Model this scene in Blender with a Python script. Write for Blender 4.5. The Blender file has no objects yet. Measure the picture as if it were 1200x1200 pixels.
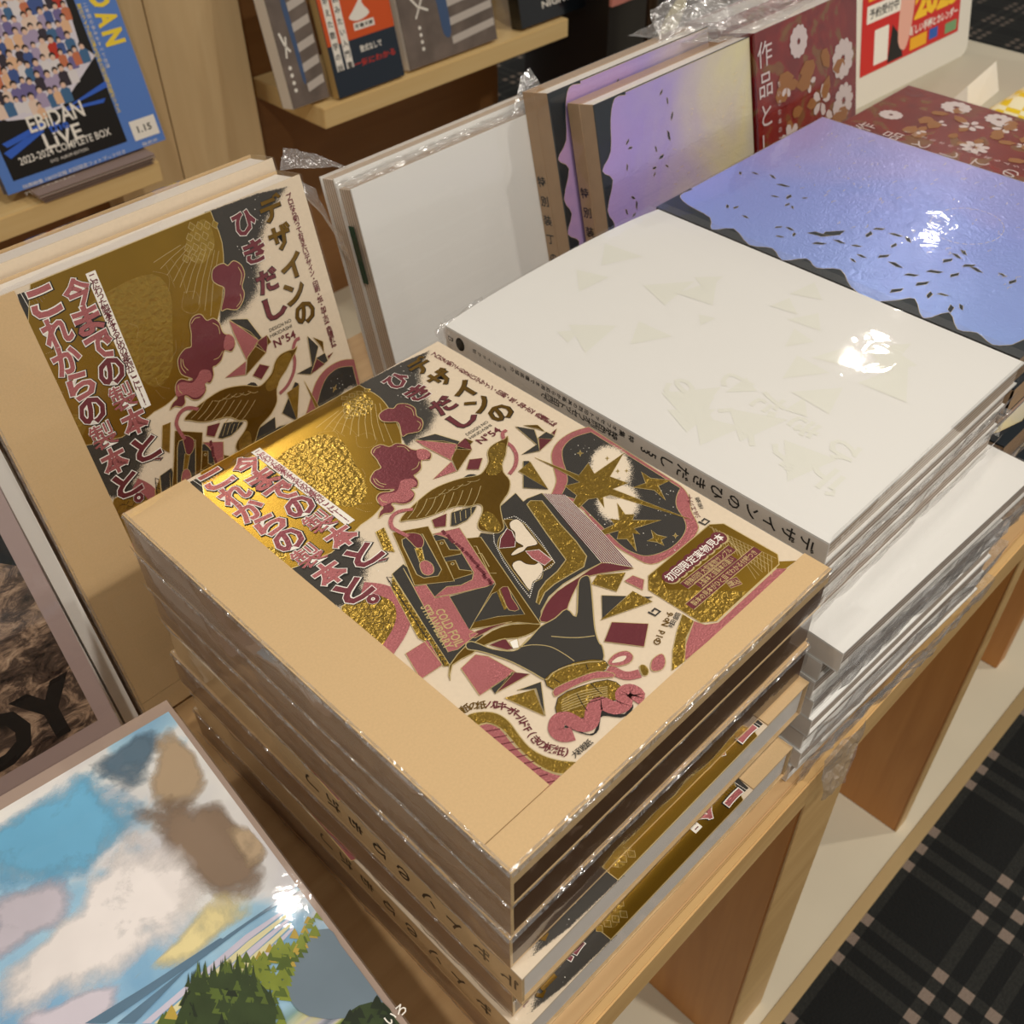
import bpy, bmesh, math, random
from mathutils import Vector, Matrix, noise
random.seed(7)
S = bpy.context.scene
COL = S.collection

# ------------------------------------------------------------------ camera
# millimetres, x along the table front, y towards the wall, z up; z = 0 is the top of the brown magazine pile
FLOOR = -590.0
CAMP = (-121.18, -126.25, 334.60)
CAMR = ((0.70409937, -0.71000456, -0.01173052), (-0.49296132, -0.47683765, -0.72774652), (0.51110979, 0.51818856, -0.68574587))
FPX = 1224.85
def V(x, y, z): return Vector((x * .001, y * .001, (z - FLOOR) * .001))
cam = bpy.data.cameras.new('camera'); camo = bpy.data.objects.new('camera', cam); COL.objects.link(camo)
cam.sensor_width = 36; cam.lens = FPX / 1200 * 36; cam.clip_start = .01; cam.clip_end = 60
cam.dof.use_dof = True; cam.dof.focus_distance = .47; cam.dof.aperture_fstop = 20
r = Matrix(CAMR); m = Matrix((r[0], -r[1], -r[2])).transposed().to_4x4(); m.translation = V(*CAMP)
camo.matrix_world = m; S.camera = camo
def onz(px, py, z):                      # a pixel of the photograph on a level plane, in mm
    d = r.transposed() @ Vector(((px - 600) / FPX, (py - 600) / FPX, 1))
    t = (z - CAMP[2]) / d.z
    return (CAMP[0] + d.x * t, CAMP[1] + d.y * t)
def ony(px, py, Y):
    d = r.transposed() @ Vector(((px - 600) / FPX, (py - 600) / FPX, 1))
    t = (Y - CAMP[1]) / d.y
    return (CAMP[0] + d.x * t, CAMP[2] + d.z * t)

# ------------------------------------------------------------------ light
S.view_settings.view_transform = 'Standard'; S.view_settings.look = 'None'
S.view_settings.gamma = 1; S.view_settings.use_curve_mapping = False
S.view_settings.exposure = 0.08
S.cycles.transparent_max_bounces = 32
w = bpy.data.worlds.new('world'); S.world = w; w.use_nodes = True
w.node_tree.nodes['Background'].inputs[0].default_value = (1, .95, .88, 1)
w.node_tree.nodes['Background'].inputs[1].default_value = .31
LAMPS = [(290, 1020, .7), (2850, 1110, 2.2), (1500, 300, 3), (3750, 1380, 2.2), (1030, 2310, 10), (-1100, 200, 5), (400, -750, 13.5), (1700, -850, 12), (-700, -800, 11)]
CEIL = 1750.0

# ------------------------------------------------------------------ material helpers
MATS = {}
def mat(name, col, rough=.6, metal=0, noise_amt=0, nscale=200, bump=0, bscale=300, spec=.5, coat=0, emit=None):
    if name in MATS: return MATS[name]
    M = bpy.data.materials.new(name); M.use_nodes = True; nt = M.node_tree; b = nt.nodes['Principled BSDF']
    c = tuple((x / 255) ** 2.2 for x in col) + (1,)
    b.inputs['Base Color'].default_value = c; b.inputs['Roughness'].default_value = rough
    b.inputs['Metallic'].default_value = metal; b.inputs['Specular IOR Level'].default_value = spec
    b.inputs['Coat Weight'].default_value = coat; b.inputs['Coat Roughness'].default_value = .06
    if noise_amt:
        tc = nt.nodes.new('ShaderNodeTexCoord'); n = nt.nodes.new('ShaderNodeTexNoise'); n.inputs['Scale'].default_value = nscale; n.inputs['Detail'].default_value = 4
        mx = nt.nodes.new('ShaderNodeMix'); mx.data_type = 'RGBA'
        mx.inputs[6].default_value = tuple(x * (1 - noise_amt) for x in c[:3]) + (1,); mx.inputs[7].default_value = tuple(min(1, x * (1 + noise_amt)) for x in c[:3]) + (1,)
        nt.links.new(tc.outputs['Object'], n.inputs['Vector']); nt.links.new(n.outputs['Fac'], mx.inputs[0]); nt.links.new(mx.outputs[2], b.inputs['Base Color'])
    if bump:
        tc = nt.nodes.new('ShaderNodeTexCoord'); n = nt.nodes.new('ShaderNodeTexNoise'); n.inputs['Scale'].default_value = bscale; n.inputs['Detail'].default_value = 3
        bp = nt.nodes.new('ShaderNodeBump'); bp.inputs['Strength'].default_value = bump; bp.inputs['Distance'].default_value = .001
        nt.links.new(tc.outputs['Object'], n.inputs['Vector']); nt.links.new(n.outputs['Fac'], bp.inputs['Height']); nt.links.new(bp.outputs[0], b.inputs['Normal'])
    if emit:
        b.inputs['Emission Color'].default_value = c; b.inputs['Emission Strength'].default_value = emit
    MATS[name] = M; return M
def lin(*c): return tuple((x / 255) ** 2.2 for x in c) + (1,)
def ramp(nt, stops, interp='LINEAR'):
    n = nt.nodes.new('ShaderNodeValToRGB'); n.color_ramp.interpolation = interp
    e = n.color_ramp.elements
    while len(e) > 1: e.remove(e[-1])
    e[0].position = stops[0][0]; e[0].color = stops[0][1]
    for p, c in stops[1:]:
        x = e.new(p); x.color = c
    return n
def nodemat(name, rough=.5, metal=0, coat=0):
    M = bpy.data.materials.new(name); M.use_nodes = True; nt = M.node_tree; b = nt.nodes['Principled BSDF']
    b.inputs['Roughness'].default_value = rough; b.inputs['Metallic'].default_value = metal
    b.inputs['Coat Weight'].default_value = coat; b.inputs['Coat Roughness'].default_value = .05
    tc = nt.nodes.new('ShaderNodeTexCoord'); MATS[name] = M
    return M, nt, b, tc
def noisen(nt, vec, scale, detail=4, dist=0, rough=.5):
    n = nt.nodes.new('ShaderNodeTexNoise'); n.inputs['Scale'].default_value = scale; n.inputs['Detail'].default_value = detail
    n.inputs['Distortion'].default_value = dist; n.inputs['Roughness'].default_value = rough
    nt.links.new(vec, n.inputs['Vector']); return n.outputs['Fac']
def mathn(nt, op, a, b=None):
    n = nt.nodes.new('ShaderNodeMath'); n.operation = op
    for i, x in enumerate((a, b)):
        if x is None: continue
        if isinstance(x, (int, float)): n.inputs[i].default_value = x
        else: nt.links.new(x, n.inputs[i])
    return n.outputs[0]
def mixc(nt, f, a, b):
    n = nt.nodes.new('ShaderNodeMix'); n.data_type = 'RGBA'
    for i, x in ((0, f), (6, a), (7, b)):
        if isinstance(x, (int, float, tuple)): n.inputs[i].default_value = x
        else: nt.links.new(x, n.inputs[i])
    return n.outputs[2]

def film_mat(name, crinkle, scale, base=.05, rough=.07, tint=.96, milk=0.0):
    M = bpy.data.materials.new(name); M.use_nodes = True; nt = M.node_tree; nt.nodes.clear()
    o = nt.nodes.new('ShaderNodeOutputMaterial'); t = nt.nodes.new('ShaderNodeBsdfTransparent'); t.inputs[0].default_value = (tint, tint, tint, 1)
    g = nt.nodes.new('ShaderNodeBsdfGlossy'); g.inputs['Roughness'].default_value = rough; g.inputs[0].default_value = (1, 1, 1, 1)
    mx = nt.nodes.new('ShaderNodeMixShader'); lw = nt.nodes.new('ShaderNodeLayerWeight'); lw.inputs['Blend'].default_value = .5
    tc = nt.nodes.new('ShaderNodeTexCoord')
    n1 = noisen(nt, tc.outputs['Object'], scale, 3, .8)
    v = nt.nodes.new('ShaderNodeTexVoronoi'); v.feature = 'DISTANCE_TO_EDGE'; v.inputs['Scale'].default_value = scale * .5
    nt.links.new(tc.outputs['Object'], v.inputs['Vector'])
    h = mathn(nt, 'ADD', n1, v.outputs['Distance'])
    bp = nt.nodes.new('ShaderNodeBump'); bp.inputs['Strength'].default_value = crinkle; bp.inputs['Distance'].default_value = .004
    nt.links.new(h, bp.inputs['Height']); nt.links.new(bp.outputs[0], g.inputs['Normal'])
    f = mathn(nt, 'ADD', mathn(nt, 'MULTIPLY', mathn(nt, 'POWER', lw.outputs['Facing'], 4), .55), base)
    nt.links.new(f, mx.inputs[0]); nt.links.new(t.outputs[0], mx.inputs[1]); nt.links.new(g.outputs[0], mx.inputs[2])
    last = mx.outputs[0]
    if milk:
        d = nt.nodes.new('ShaderNodeBsdfTranslucent'); d.inputs[0].default_value = (.9, .88, .88, 1); d2 = nt.nodes.new('ShaderNodeBsdfDiffuse'); d2.inputs[0].default_value = (.9, .88, .88, 1)
        ad = nt.nodes.new('ShaderNodeMixShader'); nt.links.new(d.outputs[0], ad.inputs[1]); nt.links.new(d2.outputs[0], ad.inputs[2])
        m2 = nt.nodes.new('ShaderNodeMixShader'); m2.inputs[0].default_value = milk; nt.links.new(last, m2.inputs[1]); nt.links.new(ad.outputs[0], m2.inputs[2]); last = m2.outputs[0]
    nt.links.new(last, o.inputs[0])
    MATS[name] = M; return M

def foil(name, col, rough, bump, bscale, metal=.9, dark=.75, kind='noise', sparkle=.5):
    M, nt, b, tc = nodemat(name, rough, metal)
    c = lin(*col); d = tuple(x * dark for x in c[:3]) + (1,)
    n = noisen(nt, tc.outputs['Object'], 38 if dark > .7 else 330, 3)
    nt.links.new(mixc(nt, n, d, c), b.inputs['Base Color'])
    fine = noisen(nt, tc.outputs['Object'], bscale, 2)
    bp = nt.nodes.new('ShaderNodeBump'); bp.inputs['Strength'].default_value = bump; bp.inputs['Distance'].default_value = .0006
    nt.links.new(fine, bp.inputs['Height']); nt.links.new(bp.outputs[0], b.inputs['Normal'])
    return M

KRAFT = mat('kraft_board', (206, 174, 128), .62, noise_amt=.09, nscale=900, bump=.05, bscale=900)
KRAFTE = mat('kraft_edge', (150, 120, 92), .5, noise_amt=.18, nscale=60)
SHADEKRAFT = mat('kraft_shade_tone', (82, 58, 37), .45, noise_amt=.1, nscale=150)  # kraft darkened so its colour carries the shade on the pile's front
CREAM = mat('cream_cover_paper', (222, 204, 178), .5, noise_amt=.06, nscale=500)
PAGES = None
def pages_mat(name, a, b, scale):
    M, nt, bs, tc = nodemat(name, .8)
    sp = nt.nodes.new('ShaderNodeSeparateXYZ'); nt.links.new(tc.outputs['Object'], sp.inputs[0])
    wv = mathn(nt, 'SINE', mathn(nt, 'MULTIPLY', sp.outputs[2], scale))
    n = mathn(nt, 'MULTIPLY', wv, .35)
    f = mathn(nt, 'ADD', n, .5)
    nt.links.new(mixc(nt, f, lin(*a), lin(*b)), bs.inputs['Base Color']); return M
PAGES = pages_mat('white_page_edges', (214, 204, 192), (246, 240, 232), 5200)
TANPAGES = pages_mat('tan_page_edges', (150, 128, 106), (222, 206, 188), 2600)
GREYPAGES = pages_mat('grey_page_edges', (128, 112, 100), (196, 182, 168), 2000)
GOLD = foil('gold_foil', (182, 142, 50), .28, .05, 1500)
GOLDD = foil('gold_foil_deep', (150, 114, 44), .34, .15, 500)
GOLDT = foil('gold_foil_textured', (210, 172, 78), .28, 1.0, 420, dark=.6)
PINK = foil('pink_foil', (204, 122, 124), .36, .6, 1000, metal=.55)
PINKD = foil('plum_foil', (140, 70, 78), .34, .2, 700, metal=.6)
INK = mat('charcoal_ink', (50, 47, 43), .55, noise_amt=.22, nscale=2600)
BLACK = mat('black_ink', (24, 22, 20), .5)
LINE = mat('pale_gold_line', (236, 212, 150), .3, metal=.6)
WHITE = mat('white_print', (244, 238, 226), .5)
CREAMP = mat('cream_print', (226, 210, 186), .5, noise_amt=.06, nscale=500)
def spray_mat(name, col):
    M = bpy.data.materials.new(name); M.use_nodes = True; nt = M.node_tree; b = nt.nodes['Principled BSDF']
    b.inputs['Base Color'].default_value = lin(*col); b.inputs['Roughness'].default_value = .55
    a = nt.nodes.new('ShaderNodeAttribute'); a.attribute_name = 'fade'
    tc = nt.nodes.new('ShaderNodeTexCoord'); wn = noisen(nt, tc.outputs['Object'], 2600, 2, 0, .7)
    s = mathn(nt, 'GREATER_THAN', mathn(nt, 'ADD', mathn(nt, 'MULTIPLY', a.outputs['Fac'], .62), .22), wn)
    nt.links.new(s, b.inputs['Alpha']); MATS[name] = M; return M
SPRAY = spray_mat('charcoal_spray', (58, 54, 48)); SPRAYC = spray_mat('cream_spray', (226, 210, 186))
FILM = film_mat('shrink_film', .06, 40, base=.03, rough=.035, tint=.985)
BAG = film_mat('crinkled_bag_film', .8, 110, base=.26, rough=.2, tint=.99, milk=.15)
SEAM = film_mat('film_seam_film', .8, 160, base=.30, rough=.16, tint=.99, milk=.05)
GLOSSW = mat('white_gloss_cover', (224, 222, 217), .4, coat=.25, spec=.35)
VARN = mat('pale_varnish_print', (222, 221, 210), .3, coat=.4)
WOODT = None
def wood(name, a, b, scale, rough=.45, axis=0):
    M, nt, bs, tc = nodemat(name, rough)
    mp = nt.nodes.new('ShaderNodeMapping'); sc = [scale * 14] * 3; sc[axis] = scale
    mp.inputs['Scale'].default_value = sc; nt.links.new(tc.outputs['Object'], mp.inputs[0])
    n = noisen(nt, mp.outputs[0], 4, 5, .6)
    rp = ramp(nt, [(.3, lin(*a)), (.7, lin(*b))]); nt.links.new(n, rp.inputs[0]); nt.links.new(rp.outputs[0], bs.inputs['Base Color']); return M
WOODT = wood('table_maple', (188, 150, 104), (206, 170, 122), 1.2)
WOODE = wood('table_edge_maple', (200, 160, 104), (216, 178, 120), 1.2)
WOODP = wood('orange_beech', (182, 122, 62), (200, 140, 76), 1.2, axis=2)
WOODW = wood('pale_maple_panel', (206, 176, 130), (216, 188, 142), 1.0, axis=2)
WOODS = wood('shelf_maple', (222, 188, 128), (230, 200, 142), 1.0)
BROWN = wood('brown_back_panel', (132, 92, 54), (142, 100, 60), .8)
# ------------------------------------------------------------------ mesh helpers (local coordinates in mm)
def mk(name, verts, faces, m, parent=None, smooth=False, scale=.001):
    me = bpy.data.meshes.new(name); me.from_pydata([(v[0] * scale, v[1] * scale, v[2] * scale) for v in verts], [], faces); me.update()
    if smooth: me.polygons.foreach_set('use_smooth', [True] * len(me.polygons))
    return obj(name, me, m, parent)
def obj(name, me, m, parent=None):
    if m is not None and not me.materials: me.materials.append(m)
    o = bpy.data.objects.new(name, me); COL.objects.link(o)
    if parent: o.parent = parent
    return o
def box(x0, x1, y0, y1, z0, z1):
    v = [(x0, y0, z0), (x1, y0, z0), (x1, y1, z0), (x0, y1, z0), (x0, y0, z1), (x1, y0, z1), (x1, y1, z1), (x0, y1, z1)]
    return v, [(3, 2, 1, 0), (4, 5, 6, 7), (0, 1, 5, 4), (1, 2, 6, 5), (2, 3, 7, 6), (3, 0, 4, 7)]
def boxes(*bs):
    vs, fs = [], []
    for b in bs:
        v, f = box(*b); n = len(vs); vs += v; fs += [tuple(i + n for i in q) for q in f]
    return vs, fs
def bbox_obj(name, b, m, parent=None, bevel=0):
    v, f = box(*b); o = mk(name, v, f, m, parent)
    if bevel:
        bm = bmesh.new(); bm.from_mesh(o.data); bmesh.ops.bevel(bm, geom=bm.edges[:], offset=bevel * .001, segments=2, affect='EDGES'); bm.to_mesh(o.data); bm.free()
    return o
def tag(o, label=None, cat=None, group=None, kind=None):
    if label: o['label'] = label
    if cat: o['category'] = cat
    if group: o['group'] = group
    if kind: o['kind'] = kind
    return o
def thing(name, label, cat, loc, rot=(0, 0, 0), group=None):
    o = bpy.data.objects.new(name, None); COL.objects.link(o); o.location = V(*loc); o.rotation_euler = rot; o.empty_display_size = .02
    return tag(o, label, cat, group)
def struct(name, b, m):
    o = bbox_obj(name, b, m); o.location = V(0, 0, 0); o['kind'] = 'structure'; return o
def part(t, name):
    for c_ in t.children:
        if c_.name.split('.')[0] == name: return c_
    return t
# smooth closed / open outlines
def sm(p, n=4, closed=True):
    out = []; N = len(p)
    for i in range(N if closed else N - 1):
        if closed: a, b, c, d = p[i - 1], p[i], p[(i + 1) % N], p[(i + 2) % N]
        else: a, b, c, d = p[max(0, i - 1)], p[i], p[i + 1], p[min(N - 1, i + 2)]
        for k in range(n):
            t = k / n
            out.append(tuple(.5 * (2 * b[j] + (c[j] - a[j]) * t + (2 * a[j] - 5 * b[j] + 4 * c[j] - d[j]) * t * t + (3 * b[j] - a[j] - 3 * c[j] + d[j]) * t ** 3) for j in (0, 1)))
    if not closed: out.append(tuple(p[-1]))
    return out
_gl = {}
def glyph(body, bold=0):
    k = (body, round(bold, 3))
    if k in _gl: return _gl[k]
    cu = bpy.data.curves.new('t', 'FONT'); cu.body = body; cu.offset = bold; cu.resolution_u = 2; cu.fill_mode = 'FRONT'
    o = bpy.data.objects.new('t', cu); COL.objects.link(o); dg = bpy.context.evaluated_depsgraph_get()
    me = bpy.data.meshes.new_from_object(o.evaluated_get(dg))
    vs = [(v.co.x, v.co.y) for v in me.vertices]; fs = [tuple(p.vertices) for p in me.polygons]
    bpy.data.objects.remove(o); bpy.data.curves.remove(cu); bpy.data.meshes.remove(me)
    xs = [v[0] for v in vs] or [0]; ys = [v[1] for v in vs] or [0]
    _gl[k] = (vs, fs, (min(xs), max(xs), min(ys), max(ys))); return _gl[k]

class Art:
    """flat print, a few hundredths of a millimetre thick per layer, on a face of a thing; local mm"""
    def __init__(s, z=0, frame=None):
        s.d = {}; s.z = z; s.frame = frame; s.g = None          # frame(x, y, z) -> local xyz; g = the motif being drawn
    def put(s, m, vs, fs, z, fade=None):
        D = s.d.setdefault(s.g or m.name, [[], [], [], [], []]); n = len(D[1])
        if m not in D[0]: D[0].append(m)
        D[4] += [D[0].index(m)] * len(fs)
        for v in vs:
            p = (v[0], v[1], s.z + z * .045)
            D[1].append(s.frame(*p) if s.frame else p)
        D[2] += [tuple(i + n for i in f) for f in fs]; D[3] += list(fade) if fade else [1.0] * len(vs)
    def poly(s, m, p, z, line=None, lw=.5):
        a = sum(p[i - 1][0] * p[i][1] - p[i][0] * p[i - 1][1] for i in range(len(p)))
        if a < 0: p = p[::-1]
        s.put(m, p, [tuple(range(len(p)))], z)
        if line: s.stroke(line, p, lw, z + .5, True)
    def stroke(s, m, p, wd, z, closed=False, taper=None):
        N = len(p); L, Rr = [], []
        for i in range(N):
            a = p[i - 1] if (i or closed) else p[i]; b = p[(i + 1) % N] if (i < N - 1 or closed) else p[i]
            dx, dy = b[0] - a[0], b[1] - a[1]; l = math.hypot(dx, dy) or 1; nx, ny = -dy / l, dx / l
            h = wd / 2 * (taper[0] + (taper[1] - taper[0]) * i / (N - 1) if taper else 1)
            L.append((p[i][0] + nx * h, p[i][1] + ny * h)); Rr.append((p[i][0] - nx * h, p[i][1] - ny * h))
        fs = [(i, N + i, N + (i + 1) % N, (i + 1) % N) for i in range(N if closed else N - 1)]
        s.put(m, L + Rr, fs, z)
    def disc(s, m, c, rad, z, n=8): s.poly(m, [(c[0] + rad * math.cos(6.2832 * i / n), c[1] + rad * math.sin(6.2832 * i / n)) for i in range(n)], z)
    def spray(s, m, inner, outer, z):
        n = len(inner); s.put(m, inner, [tuple(range(n))], z, [1.0] * n)
        s.put(m, inner + outer, [(i, n + i, n + (i + 1) % n, (i + 1) % n) for i in range(n)], z, [1.0] * n + [0.0] * n)
    def text(s, m, body, c, size, z, ang=0, bold=0, box_=None, align='C', flip=1):
        vs, fs, bb = glyph(body, bold)
        cx = (bb[0] + bb[1]) / 2 if align == 'C' else bb[0]; cy = (bb[2] + bb[3]) / 2
        kx = ky = size
        if box_: kx = box_[0] / max(.05, bb[1] - bb[0]); ky = box_[1] / max(.05, bb[3] - bb[2])
        ca, sa = math.cos(ang), math.sin(ang); out = []
        for x, y in vs:
            x = (x - cx) * kx; y = (y - cy) * ky
            out.append((c[0] + x * ca - y * sa, c[1] + x * sa + y * ca))
        s.put(m, out, fs, z)
    def vtext(s, m, body, a, b, size, z, bold=0, ang=0):     # characters one under another from a to b
        n = len(body)
        for i, ch in enumerate(body):
            if ch == ' ': continue
            t = i / max(1, n - 1); s.text(m, ch, (a[0] + (b[0] - a[0]) * t, a[1] + (b[1] - a[1]) * t), size, z, ang, bold)
    def meshes(s, names):
        out = []
        for k, (ms, vs, fs, fd, mi) in s.d.items():
            nm = names.get(k, k if k.endswith('print') or s.g else k + '_print')
            me = bpy.data.meshes.new(nm); me.from_pydata([(v[0] * .001, v[1] * .001, v[2] * .001) for v in vs], [], fs)
            at = me.attributes.new('fade', 'FLOAT', 'POINT'); at.data.foreach_set('value', fd)
            for m in ms: me.materials.append(m)
            me.polygons.foreach_set('material_index', mi); me.update()
            out.append((nm, me))
        return out

# ------------------------------------------------------------------ cover art of the brown magazine (T = 25.5 mm thick)
T = 25.5; W = 200.0; H = 257.0
def crop(ox, oy, k): return lambda *pts: [onz(ox + x / k, oy + y / k, 0) for x, y in pts]
pA = crop(140, 400, 3); pB = crop(400, 400, 4); pC = crop(600, 450, 3); pD = crop(400, 600, 3); pE = crop(220, 480, 5)
pF = crop(440, 580, 6); pG = crop(560, 560, 6); pH = crop(520, 720, 5); pI = crop(760, 580, 6); pX = crop(0, 0, 1)
art = Art(T - 1.0)
A = art
# spray and dark grounds
A.g = 'sky_print'
A.spray(SPRAY, pX((418, 452), (470, 425), (488, 418), (480, 436), (478, 455), (486, 470), (496, 485), (490, 497), (474, 512), (470, 495), (455, 475)),
        pX((412, 452), (470, 422), (512, 404), (500, 432), (502, 452), (512, 466), (522, 484), (512, 505), (478, 530), (462, 500), (440, 475)), 1)
A.spray(SPRAY, pX((331, 668), (360, 655), (398, 630), (412, 640), (415, 660), (408, 680), (420, 695), (395, 702), (378, 706)),
        pX((320, 662), (350, 640), (400, 612), (432, 626), (442, 660), (436, 690), (444, 706), (398, 716), (372, 712)), 1)
A.poly(INK, pX((222, 563), (241, 553), (262, 575), (252, 596), (240, 585)), 1)
for k in range(9):
    A.stroke(WHITE, [(37 + k * 1.6, 255), (38 + k * 1.6, 243 + k)], .25, 2)
# gold dome
A.g = 'gold_dome_print'
dome = pX((238, 555), (300, 521), (360, 487), (423, 451)) + sm(pX((423, 451), (446, 465), (461, 487), (470, 510), (469, 540), (460, 567), (448, 590), (437, 603), (423, 613)), 3, False) + pX((404, 632), (388, 646), (348, 662), (331, 668), (290, 632), (240, 586))
dome = [(x, 256.9 if y > 252.5 else y) for x, y in dome]
A.poly(GOLD, dome, 2, LINE, .4)
A.poly(GOLDT, sm(pX((300, 560), (330, 530), (372, 508), (400, 515), (415, 540), (430, 570), (420, 590), (395, 590), (360, 575)), 3), 3)
A.poly(GOLDT, sm(pX((290, 636), (310, 640), (335, 640), (330, 664), (318, 658)), 3), 3)
A.poly(GOLDT, sm(pX((402, 475), (412, 458), (425, 458), (438, 470), (430, 484), (412, 486)), 3), 3)
def dots(p, step, rad, z, m=LINE):
    acc = 0
    for i in range(len(p) - 1):
        a, b = p[i], p[i + 1]; l = math.hypot(b[0] - a[0], b[1] - a[1]); t = acc
        while t < l:
            A.disc(m, (a[0] + (b[0] - a[0]) * t / l, a[1] + (b[1] - a[1]) * t / l), rad, z, 6); t += step
        acc = t - l
for q in ([(845, 60), (930, 90), (1000, 150)], [(830, 90), (920, 150)], [(960, 520), (1000, 545), (1080, 540)], [(985, 570), (1040, 590), (1065, 590)], [(760, 130), (860, 120), (885, 170)],
          [(1020, 340), (1040, 380), (1020, 420)], [(700, 350), (755, 350), (765, 390)], [(230, 590), (300, 560), (370, 575)], [(265, 695), (330, 680)], [(300, 720), (380, 722)], [(985, 150), (1060, 130), (1110, 170), (1080, 210), (1000, 210), (985, 150)]):
    dots(sm(pE(*q), 4, False), .9, .17, 5)
for i in range(4):
    for j in range(4 - i % 2):
        cx, cy = pA((790 + j * 27 + i * 4, 195 + i * 22 - j * 9))[0]
        A.poly(GOLDT, [(cx - 2, cy), (cx, cy + 2.3), (cx + 2, cy), (cx, cy - 2.3)], 4, LINE, .25)
for i in range(10):
    a = pA((770 + i * 16, 240 - i * 3))[0]; b = pA((690 + i * 30, 300 + i * 6))[0]; A.stroke(LINE, [a, ((a[0] + b[0]) / 2 - 1, (a[1] + b[1]) / 2), b], .22, 4)
# stars on the dark sky
A.g = 'star_speckle_print'
for i in range(60):
    x, y = random.choice([(random.uniform(165, 185), random.uniform(228, 255)), (random.uniform(150, 170), random.uniform(215, 240)), (random.uniform(38, 72), random.uniform(120, 150))])
    A.disc(WHITE, (x, y), random.uniform(.12, .32), 4, 5)
# white strip with small plum text
A.g = 'slogan_strip'
def strip(m, p): A.poly(m, p, 6)
s0, s1 = pX((299, 526))[0], pX((419, 606))[0]
A.poly(WHITE, [(s0[0] - 2.6, s0[1]), (s0[0] + 2.6, s0[1]), (s0[0] + 2.6, s1[1]), (s0[0] - 2.6, s1[1])], 6)
A.vtext(PINKD, 'こだわった製本をするための基礎がここに!!!', (s0[0], s0[1] - 3), (s0[0], s1[1] + 3), 4.6, 7, .02)
# pink headline, two columns
A.g = 'headline_lettering'
def headline(body, pts, size):
    for ch, q in zip(body, pts):
        c = pE(q)[0]; k = size * (.35 if ch in '、。' else 1); bx = (k * .95, k * .98)
        big = ch in '製本'; m = PINK if ch in '今まで製本これから' else PINKD
        if ch == '、': bx = (5, 2.4)
        if ch == '。': bx = (6, 6)
        for mm, off, z in (((BLACK, .05, 8), (WHITE, .036, 9), (m, .008, 10)) if ch == '製' else ((BLACK, .085, 8), (WHITE, .07, 9), (m, .038, 10))):
            gx = bx[0] + (off - .038) * 2 * k + (0.3 if mm is BLACK else 0); gy = bx[1] + (off - .038) * 2 * k + (0.3 if mm is BLACK else 0)
            A.text(mm, ch, (c[0] + (.3 if mm is BLACK else 0), c[1] - (.3 if mm is BLACK else 0)), k, z, 0, off, (gx, gy))
headline('今までの製本と、', [(345, 318), (440, 400), (550, 480), (655, 562), (770, 650), (895, 737), (1030, 842), (1140, 876)], 15)
headline('これからの製本と。', [(164, 402), (268, 490), (362, 582), (480, 665), (590, 757), (705, 852), (828, 952), (968, 1050), (1085, 1104)], 15)
# title
A.g = 'title_lettering'
for ch, q, sz in zip('デザインの', ((370, 108), (465, 165), (575, 222), (645, 288), (745, 330)), (15, 15, 15, 14, 14)):
    c = pB(q)[0]; A.text(GOLDD, ch, c, sz, 10, 0, .034, (sz * .97, sz * .92)); A.text(BLACK, ch, (c[0] + .2, c[1] - .3), sz, 9.3, 0, .046, (sz * 1.0, sz * .96))
for ch, q in zip('ひきだし', ((262, 180), (358, 236), (478, 295), (572, 357))):
    c = pB(q)[0]; A.text(PINKD, ch, c, 14, 10, 0, .036, (13.7, 12.7)); A.text(WHITE if ch in 'ひき' else BLACK, ch, c, 14, 9.3, 0, .055, (14.5, 13.5))
A.g = 'subtitle_lettering'
a, b = pX((509, 414), (648, 495))
A.vtext(PINKD, 'プロなら知っておきたいデザイン・印刷・紙・加工の実践情報誌', a, b, 3.9, 8, .02)
A.text(INK, 'DESIGN NO', pB((636, 402))[0], 3, 8, 0, 0, (15, 2)); A.text(INK, 'HIKIDASHI', pB((652, 418))[0], 3, 8, 0, 0, (15, 2))
A.text(PINKD, 'N°54', pB((690, 436))[0], 6, 8, 0, .02, (15, 5))
# clouds
A.g = 'smoke_cloud_print'
c1 = sm(pB((175, 345), (190, 325), (220, 310), (245, 310), (265, 290), (310, 290), (345, 310), (352, 345), (375, 360), (383, 385), (370, 415), (340, 425), (310, 430), (285, 442), (275, 400), (262, 375), (225, 375), (190, 370)), 3)
c2 = sm(pB((140, 520), (150, 495), (185, 480), (225, 490), (255, 475), (295, 480), (325, 500), (350, 505), (385, 500), (420, 520), (415, 550), (375, 555), (375, 590), (355, 615), (340, 625), (360, 650), (355, 680), (325, 685), (345, 710), (330, 745), (290, 760), (250, 755), (235, 760), (250, 780), (235, 800), (200, 805), (175, 825), (180, 795), (195, 775), (170, 750), (165, 725), (185, 705), (230, 700), (245, 690), (180, 690), (145, 665), (135, 640), (155, 605), (185, 590), (175, 570), (165, 550)), 3)
A.poly(PINKD, c1, 11, LINE, .45); A.poly(PINKD, c2, 11, LINE, .45)
A.poly(PINK, sm(pB((280, 650), (330, 640), (355, 665), (325, 690), (340, 715), (300, 750), (240, 750), (190, 770), (170, 735), (200, 712), (250, 705), (270, 680)), 3), 12)
A.poly(PINK, sm(pB((355, 505), (400, 505), (418, 530), (390, 552), (360, 545)), 3), 12)
for q in ([(150, 520), (160, 500), (185, 490)], [(260, 490), (295, 492), (318, 512)], [(150, 640), (165, 665), (200, 680)], [(160, 640), (180, 660), (210, 668)], [(330, 600), (355, 585), (365, 560)], [(180, 730), (190, 745), (215, 752)], [(300, 300), (330, 315), (340, 345)], [(355, 370), (372, 385), (360, 410)]):
    A.stroke(LINE, sm(pB(*q), 4, False), .35, 12.5)
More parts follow.
